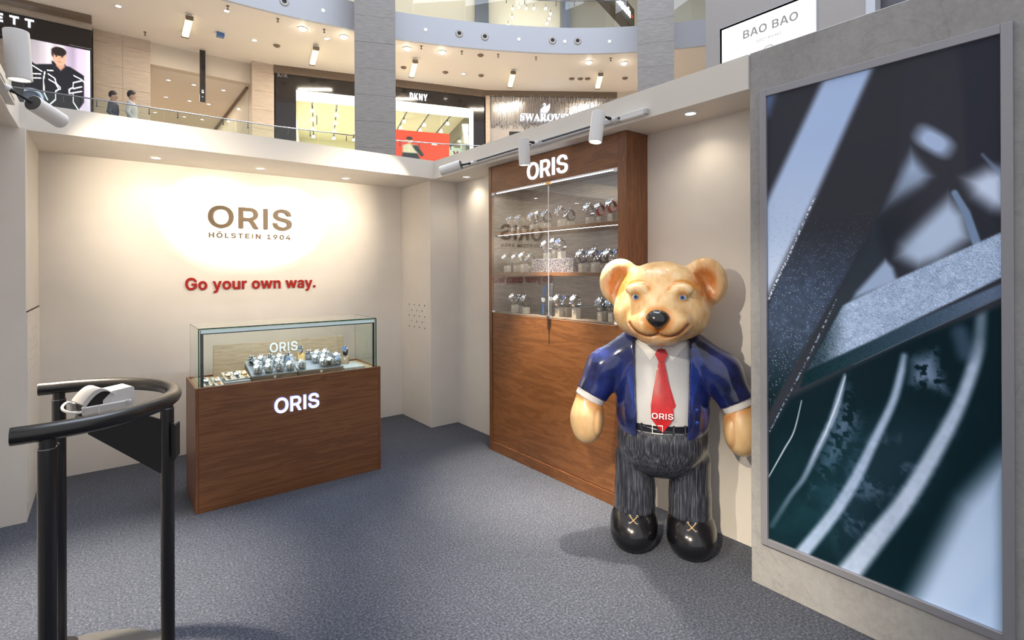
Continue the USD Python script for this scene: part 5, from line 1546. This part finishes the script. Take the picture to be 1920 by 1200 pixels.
struct('trim_8', xf(bx((-.02, -.06, WH - .22), (F.L + .05, .25, WH)), F.m), 'brown_trim', label='brown strip above the shop with rods')
F = Facet((15.6, 13.5), (21, 6.0), Z1)
struct('wall_mall_right', xf(bx((0, 0, 0), (F.L, .3, WH)), F.m), 'mall_wall', label='beige wall of the upper walkway')
struct('wall_mall_left', bx((-12, 19.6, Z1), (.0, 19.9, ZC)), 'mall_wall', label='wall behind the left shop')

# --- top level: walls, sign beam and lamps
for i, (a, b, mt) in enumerate((((-12, 19), (8.0, 18.3), 'mall_wall'), ((8.0, 18.3), (12.0, 16.6), 'mall_wall'), ((12.0, 16.6), (15.6, 14.0), 'mall_wall'), ((15.6, 14.0), (21, 6), 'mall_wall'))):
    F = Facet(a, b, Z2); struct('wall_upper', xf(bx((0, 0, 0), (F.L, .3, Z3 - Z2)), F.m), mt, label='wall of the top level')
F = Facet((8.0, 18.2), (11.95, 16.5), Z2)
t = Thing('storefront', 'glass-fronted shop with a dark frame on the top level', 'shop front', mat4=F.m)
a0 = F.at(742, 20)[0]; a1 = F.at(890, 20)[0]; a2 = F.at(915, 20)[0]
t.part('bright_interior', bx((a0, -.02, 0), (a1 - .25, -.001, 1.3)), 'shop_inside'); t.part('soffit', bx((a0, -.25, 1.3), (a1, -.001, 1.6)), 'mall_ceiling')
t.part('dark_frame', bx((a1, -.12, 0), (a2, -.001, 3.5)), 'frame_dark'); t.part('lit_strip', bx((a1 - .2, -.05, 0), (a1 - .05, -.001, 1.35)), 'portal_light')
t.part('counter', bx((a0 + .9, -.3, 0), (a1 - .4, -.15, .45)), 'brown_trim')
F = Facet((12.0, 16.5), (15.55, 13.95), Z2)
LP = [(961, 17), (960, 33), (953, 47), (973, 14), (987, 16), (1001, 16), (1023, 16), (1032, 26), (1030, 35), (1026, 44)]
for i, (u, v) in enumerate(LP):
    x, z = F.at(u, v, -.7); w = F.w(x, -.7, z)
    t = Thing('spot_lamp', f'{ORD[i]} small glowing spot lamp of the string of lamps on the top level', 'lamp', tuple(w), group='lamps on the top level')
    t.part('bulb', icosphere(2, .045), 'star_lamp', smooth=True); t.part('stem', cyl((0, 0, .045), (0, 0, .16), .012, 8), 'frame_dark')
x, _ = F.at(1050, 30); x2, _ = F.at(1066, 30)
solo('dark_pillar', xf(bx((x, -.5, 0), (x2, -.001, 3.2)), F.m), 'frame_dark', 'dark blue-grey pillar on the top level left of the slanting sign', 'pillar')
x, z = F.at(1076, 52); x2, _ = F.at(1104, 52)
solo('counter_block', xf(cbx((x, -.9, 0), (x2, -.2, .32), .02), F.m), 'shop_red', 'low red counter on the top level under the slanting sign', 'counter')
p1 = np.array([0, 0, EYE]) + ray(1190, 51) * 19.2; p0 = np.array([0, 0, EYE]) + ray(1138, -2) * 17.0
dv = p1 - p0; dv[2] = 0; Lb = np.linalg.norm(dv); ev = dv / Lb; nv = np.array([-ev[1], ev[0], 0])
if nv[1] < 0: nv = -nv
mb = frame(ev, np.cross([0, 0, 1], ev), (0, 0, 1), (p0[0], p0[1], p1[2] - .1)); mb[:3, 0] = ev
t = Thing('shop_sign', 'slanting dark sign beam with white lower-case letters on the top level', 'sign', mat4=mb)
t.part('beam', cbx((-.8, 0, 0), (Lb, .35, .75), .02), 'brown_trim')
try_l = letters('swatch', .30, Lb * .62, bold=700)
for c, g in try_l: t.part('letter', xf(prism(g, .03), OUT(Lb * .20, 0, .25)), 'sign_cool', smooth=False)
t.part('dot', xf(prism(Point(Lb * .88, .36).buffer(.07), .03), OUT(0, 0, 0)), 'shop_red', smooth=False)

# --- grey rendered wall with the recessed white light-box sign
gy0, gy1 = 4.04, 7.72
sy0, sy1, sz0, sz1 = 5.0, 7.31, 6.15, 7.80
GX = 12.5
F = Facet((GX, gy1), (GX, gy0), 0)
S_g = UsdGeom.Xform.Define(stage, numbered('/World', 'wall_grey')).GetPrim(); cd(S_g, kind='structure', label='grey rendered wall with a recessed light box')
S_g = Sub(S_g)
S_g.part('render', cat(bx((GX, gy0, 3.5), (GX + .5, sy0, 13)), bx((GX, sy1, 3.5), (GX + .5, gy1, 13)), bx((GX, sy0, 3.5), (GX + .5, sy1, sz0)), bx((GX, sy0, sz1), (GX + .5, sy1, 13))), 'grey_render')
S_g.part('reveal', cat(bx((GX - .012, sy0 - .03, sz0), (GX + .16, sy0, sz1 + .03)), bx((GX - .012, sy1, sz0), (GX + .16, sy1 + .03, sz1 + .03)), bx((GX - .012, sy0, sz1), (GX + .16, sy1, sz1 + .03))), 'frame_grey')
t = Thing('light_box_sign', 'white light box sign with dotted black letters in the grey rendered wall', 'sign', (GX + .1, (sy0 + sy1) / 2, sz0))
t.part('panel', bx((GX + .085, sy0, sz0), (GX + .16, sy1, sz1)), 'lightbox_white', world=True)
SG = lambda y, z: frame((0, -1, 0), (0, 0, 1), (-1, 0, 0), (GX + .085, y, z))
dots = []
for i in range(90):
    for j in range(13):
        x_, z_ = i * .0158, -.01 + j * .0165
        up = (i + j) % 2 == 0; w_, h_ = .0158, .0150
        dots.append(Polygon([(x_ - w_, z_), (x_ + w_, z_), (x_, z_ + h_)] if up else [(x_ - w_, z_ + h_), (x_ + w_, z_ + h_), (x_, z_)]).buffer(-.0012))
dots = union_all(dots)
for c, g in letters('BAO BAO', .195, 1.31, bold=600, tracking=.06):
    gg = g.intersection(dots)
    if not gg.is_empty: t.part('letter', xf(prism(gg, .004), SG(6.736, 7.37)), 'dial_black', smooth=False, world=True)
sign_letters(t, 'ISSEY MIYAKE', .062, .575, SG(6.386, 7.165), 'frame_grey', .003, tracking=.25)
t.part('ring', xf(prism(Point(0, 0).buffer(.16).difference(Point(0, 0).buffer(.15)), .004), SG(6.10, 6.84)), 'dial_black', smooth=False, world=True)
struct('wall_white_strip', bx((GX - .02, gy0 - .17, 3.5), (GX + .5, gy0 - .001, 13)), 'mall_band', label='white strip at the end of the grey wall')
struct('wall_dark', bx((GX + .3, 1.5, 3.5), (GX + .5, gy0 - .18, 13)), 'frame_dark', label='dark wall beyond the white strip')

# --- fittings on the ceiling of the upper walkway
def ceil_pt(u, v, z=ZC): return onz(u, v, z)


for i, (u, v) in enumerate([(567, 53), (645, 68), (763, 90), (829, 97), (1104, 116), (1170, 118)]):
    p = ceil_pt(u, v)
    t = Thing('ceiling_spotlight', f'very bright ceiling spotlight, {ORD[i]} from the left of the six', 'spotlight', tuple(p), group='bright ceiling spotlights')
    t.part('lamp', lathe([[0, -.085], [.035, -.078], [.06, -.055], [.07, -.02], [.07, -.01], [0, -.01]], n=24), 'star_lamp'); t.part('ring', lathe([[.075, 0], [.075, -.02], [.12, -.02], [.13, 0]], n=24), 'white_metal')
    spot_light(f'/World/Lights/mall_spot_{i}', .06, 90, (1, .90, .76), p - [0, 0, .16], p - [0, 0, 3], 70, .6)
for i, (u, v) in enumerate([(351, 48), (589, 103), (775, 127), (959, 147), (1123, 150)]):
    p = ceil_pt(u, v, ZC - .06)
    dirv = ceil_pt(u - 5, v + 20, ZC - .06) - ceil_pt(u + 5, v - 20, ZC - .06); dirv /= np.linalg.norm(dirv)
    m = frame(dirv, np.cross([0, 0, 1], dirv), (0, 0, 1), p)
    t = Thing('ceiling_lamp', f'long yellow glowing ceiling lamp, {ORD[i]} from the left', 'ceiling lamp', mat4=m, group='long yellow ceiling lamps')
    t.part('tube', cbx((-.62, -.085, -.10), (.62, .085, -.02), .02), 'lamp_warm'); t.part('end_cap', cbx((-.70, -.09, -.10), (-.622, .09, -.0), .01), 'brown_trim'); t.part('end_cap', cbx((.622, -.09, -.10), (.70, .09, -.0), .01), 'brown_trim')
    t.part('base', bx((-.62, -.06, -.018), (.62, .06, .06)), 'white_metal')
    rect_light(f'/World/Lights/mall_lamp_{i}', 1.2, .16, 26, (1, .88, .70), p - [0, 0, .12], p - [0, 0, 3])
for i, (u, v) in enumerate([(222, 11), (477, 75), (869, 138), (425, 120 * .0 + 20), (612, 72)]):
    p = ceil_pt(u, v)
    t = Thing('small_downlight', 'small pale downlight in the walkway ceiling, ' + ORD[i] + ' of its kind', 'downlight', tuple(p), group='small walkway downlights')
    t.part('lamp', lathe([[0, -.012], [.06, -.012], [.06, -.002], [0, -.002]], n=20), 'lamp_face'); t.part('ring', lathe([[.06, 0], [.06, -.014], [.09, -.012], [.10, 0]], n=20), 'white_metal')
for i, (u, v) in enumerate([(427, 11), (272, 60), (521, 35), (608, 55), (790, 86), (866, 96), (934, 102), (1005, 107), (1145, 109)]):
    p = ceil_pt(u, v)
    t = Thing('fire_sprinkler', 'tiny fire sprinkler in the walkway ceiling, ' + ORD[i] + ' from the left', 'sprinkler', tuple(p), group='ceiling sprinklers')
    t.part('body', lathe([[0, -.10], [.025, -.10], [.03, -.085], [.012, -.08], [.012, -.02], [.04, -.01], [.04, 0], [0, 0]], n=12), 'brown_trim')
for i, (u, v) in enumerate([(519, 85), (835, 135), (901, 103), (1072, 147), (1088, 147), (1102, 147), (1172, 146), (757, 126), (902, 141)]):
    p = ceil_pt(u, v)
    t = Thing('smoke_detector', 'small dark ceiling detector, ' + ORD[i] + ' of its kind', 'smoke detector', tuple(p), group='ceiling detectors')
    t.part('body', lathe([[0, -.05], [.06, -.05], [.10, -.02], [.10, 0], [0, 0]], n=16), 'brown_trim')
p = ceil_pt(413, 62); solo('ceiling_projector', cbx(p - [.10, .08, .12], p + [.10, .08, 0], .01), 'eye_blue', 'small blue box hanging from the walkway ceiling', 'projector')


# --- round spotlights in the pale curved band and small cool lamps
def band_point(u, v):
    o, d = np.array([0, 0, EYE]), ray(u, v)
    for a, b in zip(EDGE[:-1], EDGE[1:]):
        M2 = np.array([[d[0], -(b - a)[0]], [d[1], -(b - a)[1]]])
        if abs(np.linalg.det(M2)) < 1e-9: continue
        s, w = np.linalg.solve(M2, a)
        if s > 0 and 0 <= w <= 1:
            n = np.array([(b - a)[1], -(b - a)[0], 0]); n /= np.linalg.norm(n); return o + d * s, n
    return None, None


for i, (u, v) in enumerate([(533, 3), (861, 63), (909, 69), (1036, 76), (1083, 77)]):
    p, n = band_point(u, v)
    t = Thing('band_port', 'round dark opening in the pale curved band, ' + ORD[i] + ' from the left', 'opening', tuple(p), group='round openings in the curved band')
    t.part('ring', lathe([[.06, .0], [.06, .03], [.10, .035], [.125, .005], [.125, 0]], (0, 0, 0), n, 24), 'band_ring'); t.part('hole', lathe([[0, .004], [.06, .004], [.06, .006], [0, .006]], (0, 0, 0), n, 20), 'black_soft')
for i, (u, v) in enumerate([(606, 20), (798, 56), (973, 74), (1059, 78), (1143, 78)]):
    p, n = band_point(u, v)
    t = Thing('band_lamp', 'small cool white lamp on the pale curved band, ' + ORD[i] + ' from the left', 'lamp', tuple(p), group='cool lamps on the curved band')
    t.part('lens', lathe([[0, .012], [.035, .012], [.035, .002], [0, .002]], (0, 0, 0), n, 16), 'cool_lamp'); t.part('ring', lathe([[.035, 0], [.035, .014], [.055, .010], [.06, 0]], (0, 0, 0), n, 16), 'white_metal')
rect_light('/World/Lights/top_level', 14, 3, 170, (1, .92, .82), (9, 16, 13.4), (9, 15, 9))


# --- two shoppers on the walkway
def person(label, x, y, h, face, shirt, legs, hair, stride):
    s = h / 1.7
    t = Thing('person', label, 'person', (x, y, Z1), rz=face)
    def J(x, y, z): return np.array([x, y, z]) * s
    def body(p):
        p = p / s
        d = sd_ell(p, (0, 0, 1.60), (.075, .092, .115))
        d = smin(d, sd_cap(p, (0, 0, 1.40), (0, 0, 1.52), .055, .05), .03)
        return d * s
    t.part('body', surface(body, J(-.2, -.2, 1.36), J(.2, .2, 1.75), .014 * s), shirt + '_skin', smooth=True)
    def top(p):
        p = p / s; q = sym(p)
        d = sd_ell(p, (0, 0, 1.22), (.17, .11, .23)); d = smin(d, sd_ell(p, (0, 0, .98), (.15, .11, .12)), .08)
        d = smin(d, sd_cap(q, (.16, 0, 1.38), (.23, .02, 1.12), .055, .045), .04)
        d = smin(d, sd_cap(q, (.23, .02, 1.12), (.22, -.12, .93), .042, .034), .02)
        return d * s
    t.part('shirt', surface(top, J(-.35, -.25, .8), J(.35, .25, 1.5), .018 * s), shirt, smooth=True)
    def leg(p):
        p = p / s
        d = smin(sd_cap(p, (-.085, 0, .92), (-.09, -stride, .48), .085, .06), sd_cap(p, (-.09, -stride, .48), (-.09, -stride * .9, .06), .058, .045), .03)
        e = smin(sd_cap(p, (.085, 0, .92), (.09, stride * .4, .48), .085, .06), sd_cap(p, (.09, stride * .4, .48), (.09, stride * 1.5, .06), .058, .045), .03)
        return np.minimum(d, e) * s
    t.part('trousers', surface(leg, J(-.25, -.5, 0), J(.25, .5, 1.05), .02 * s), legs, smooth=True)
    def hr(p):
        p = p / s; return np.maximum(sd_ell(p, (0, .012, 1.625), (.084, .098, .11)), (-p[..., 1] - .045)*0 + (1.60 - p[..., 2]) - .15 * (p[..., 1] > .015)) * s
    t.part('hair', surface(hr, J(-.15, -.15, 1.45), J(.15, .15, 1.76), .014 * s), hair, smooth=True)
    for k in (-1, 1): t.part('shoe', cbx(J(-.045 + .09 * k, -.16 + (stride * 1.4 if k > 0 else -stride * .9), 0), J(.045 + .09 * k, .08 + (stride * 1.4 if k > 0 else -stride * .9), .07), .02), 'black_soft')


pbr('shirt_dark', (.05, .055, .075), .8); pbr('shirt_pale', (.45, .43, .43), .8); pbr('denim', (.09, .12, .18), .8); pbr('hair_dark', (.02, .016, .014), .6)
pbr('shirt_dark_skin', (.42, .26, .18), .5); pbr('shirt_pale_skin', (.45, .28, .19), .5)
pp = onz(212, 190, 6.0); sc_ = 16.0 / pp[1]; q1 = ony(213, 200, 16.2); q2 = ony(248, 200, 16.2)
person('person in a dark top walking behind the glass balustrade near the stone pier', q1[0], 16.2, 1.60, 1.2, 'shirt_dark', 'denim', 'hair_dark', .10)
person('person in a pale top and dark trousers walking behind the glass balustrade', q2[0], 16.25, 1.70, 1.2, 'shirt_pale', 'shirt_dark', 'hair_dark', .12)
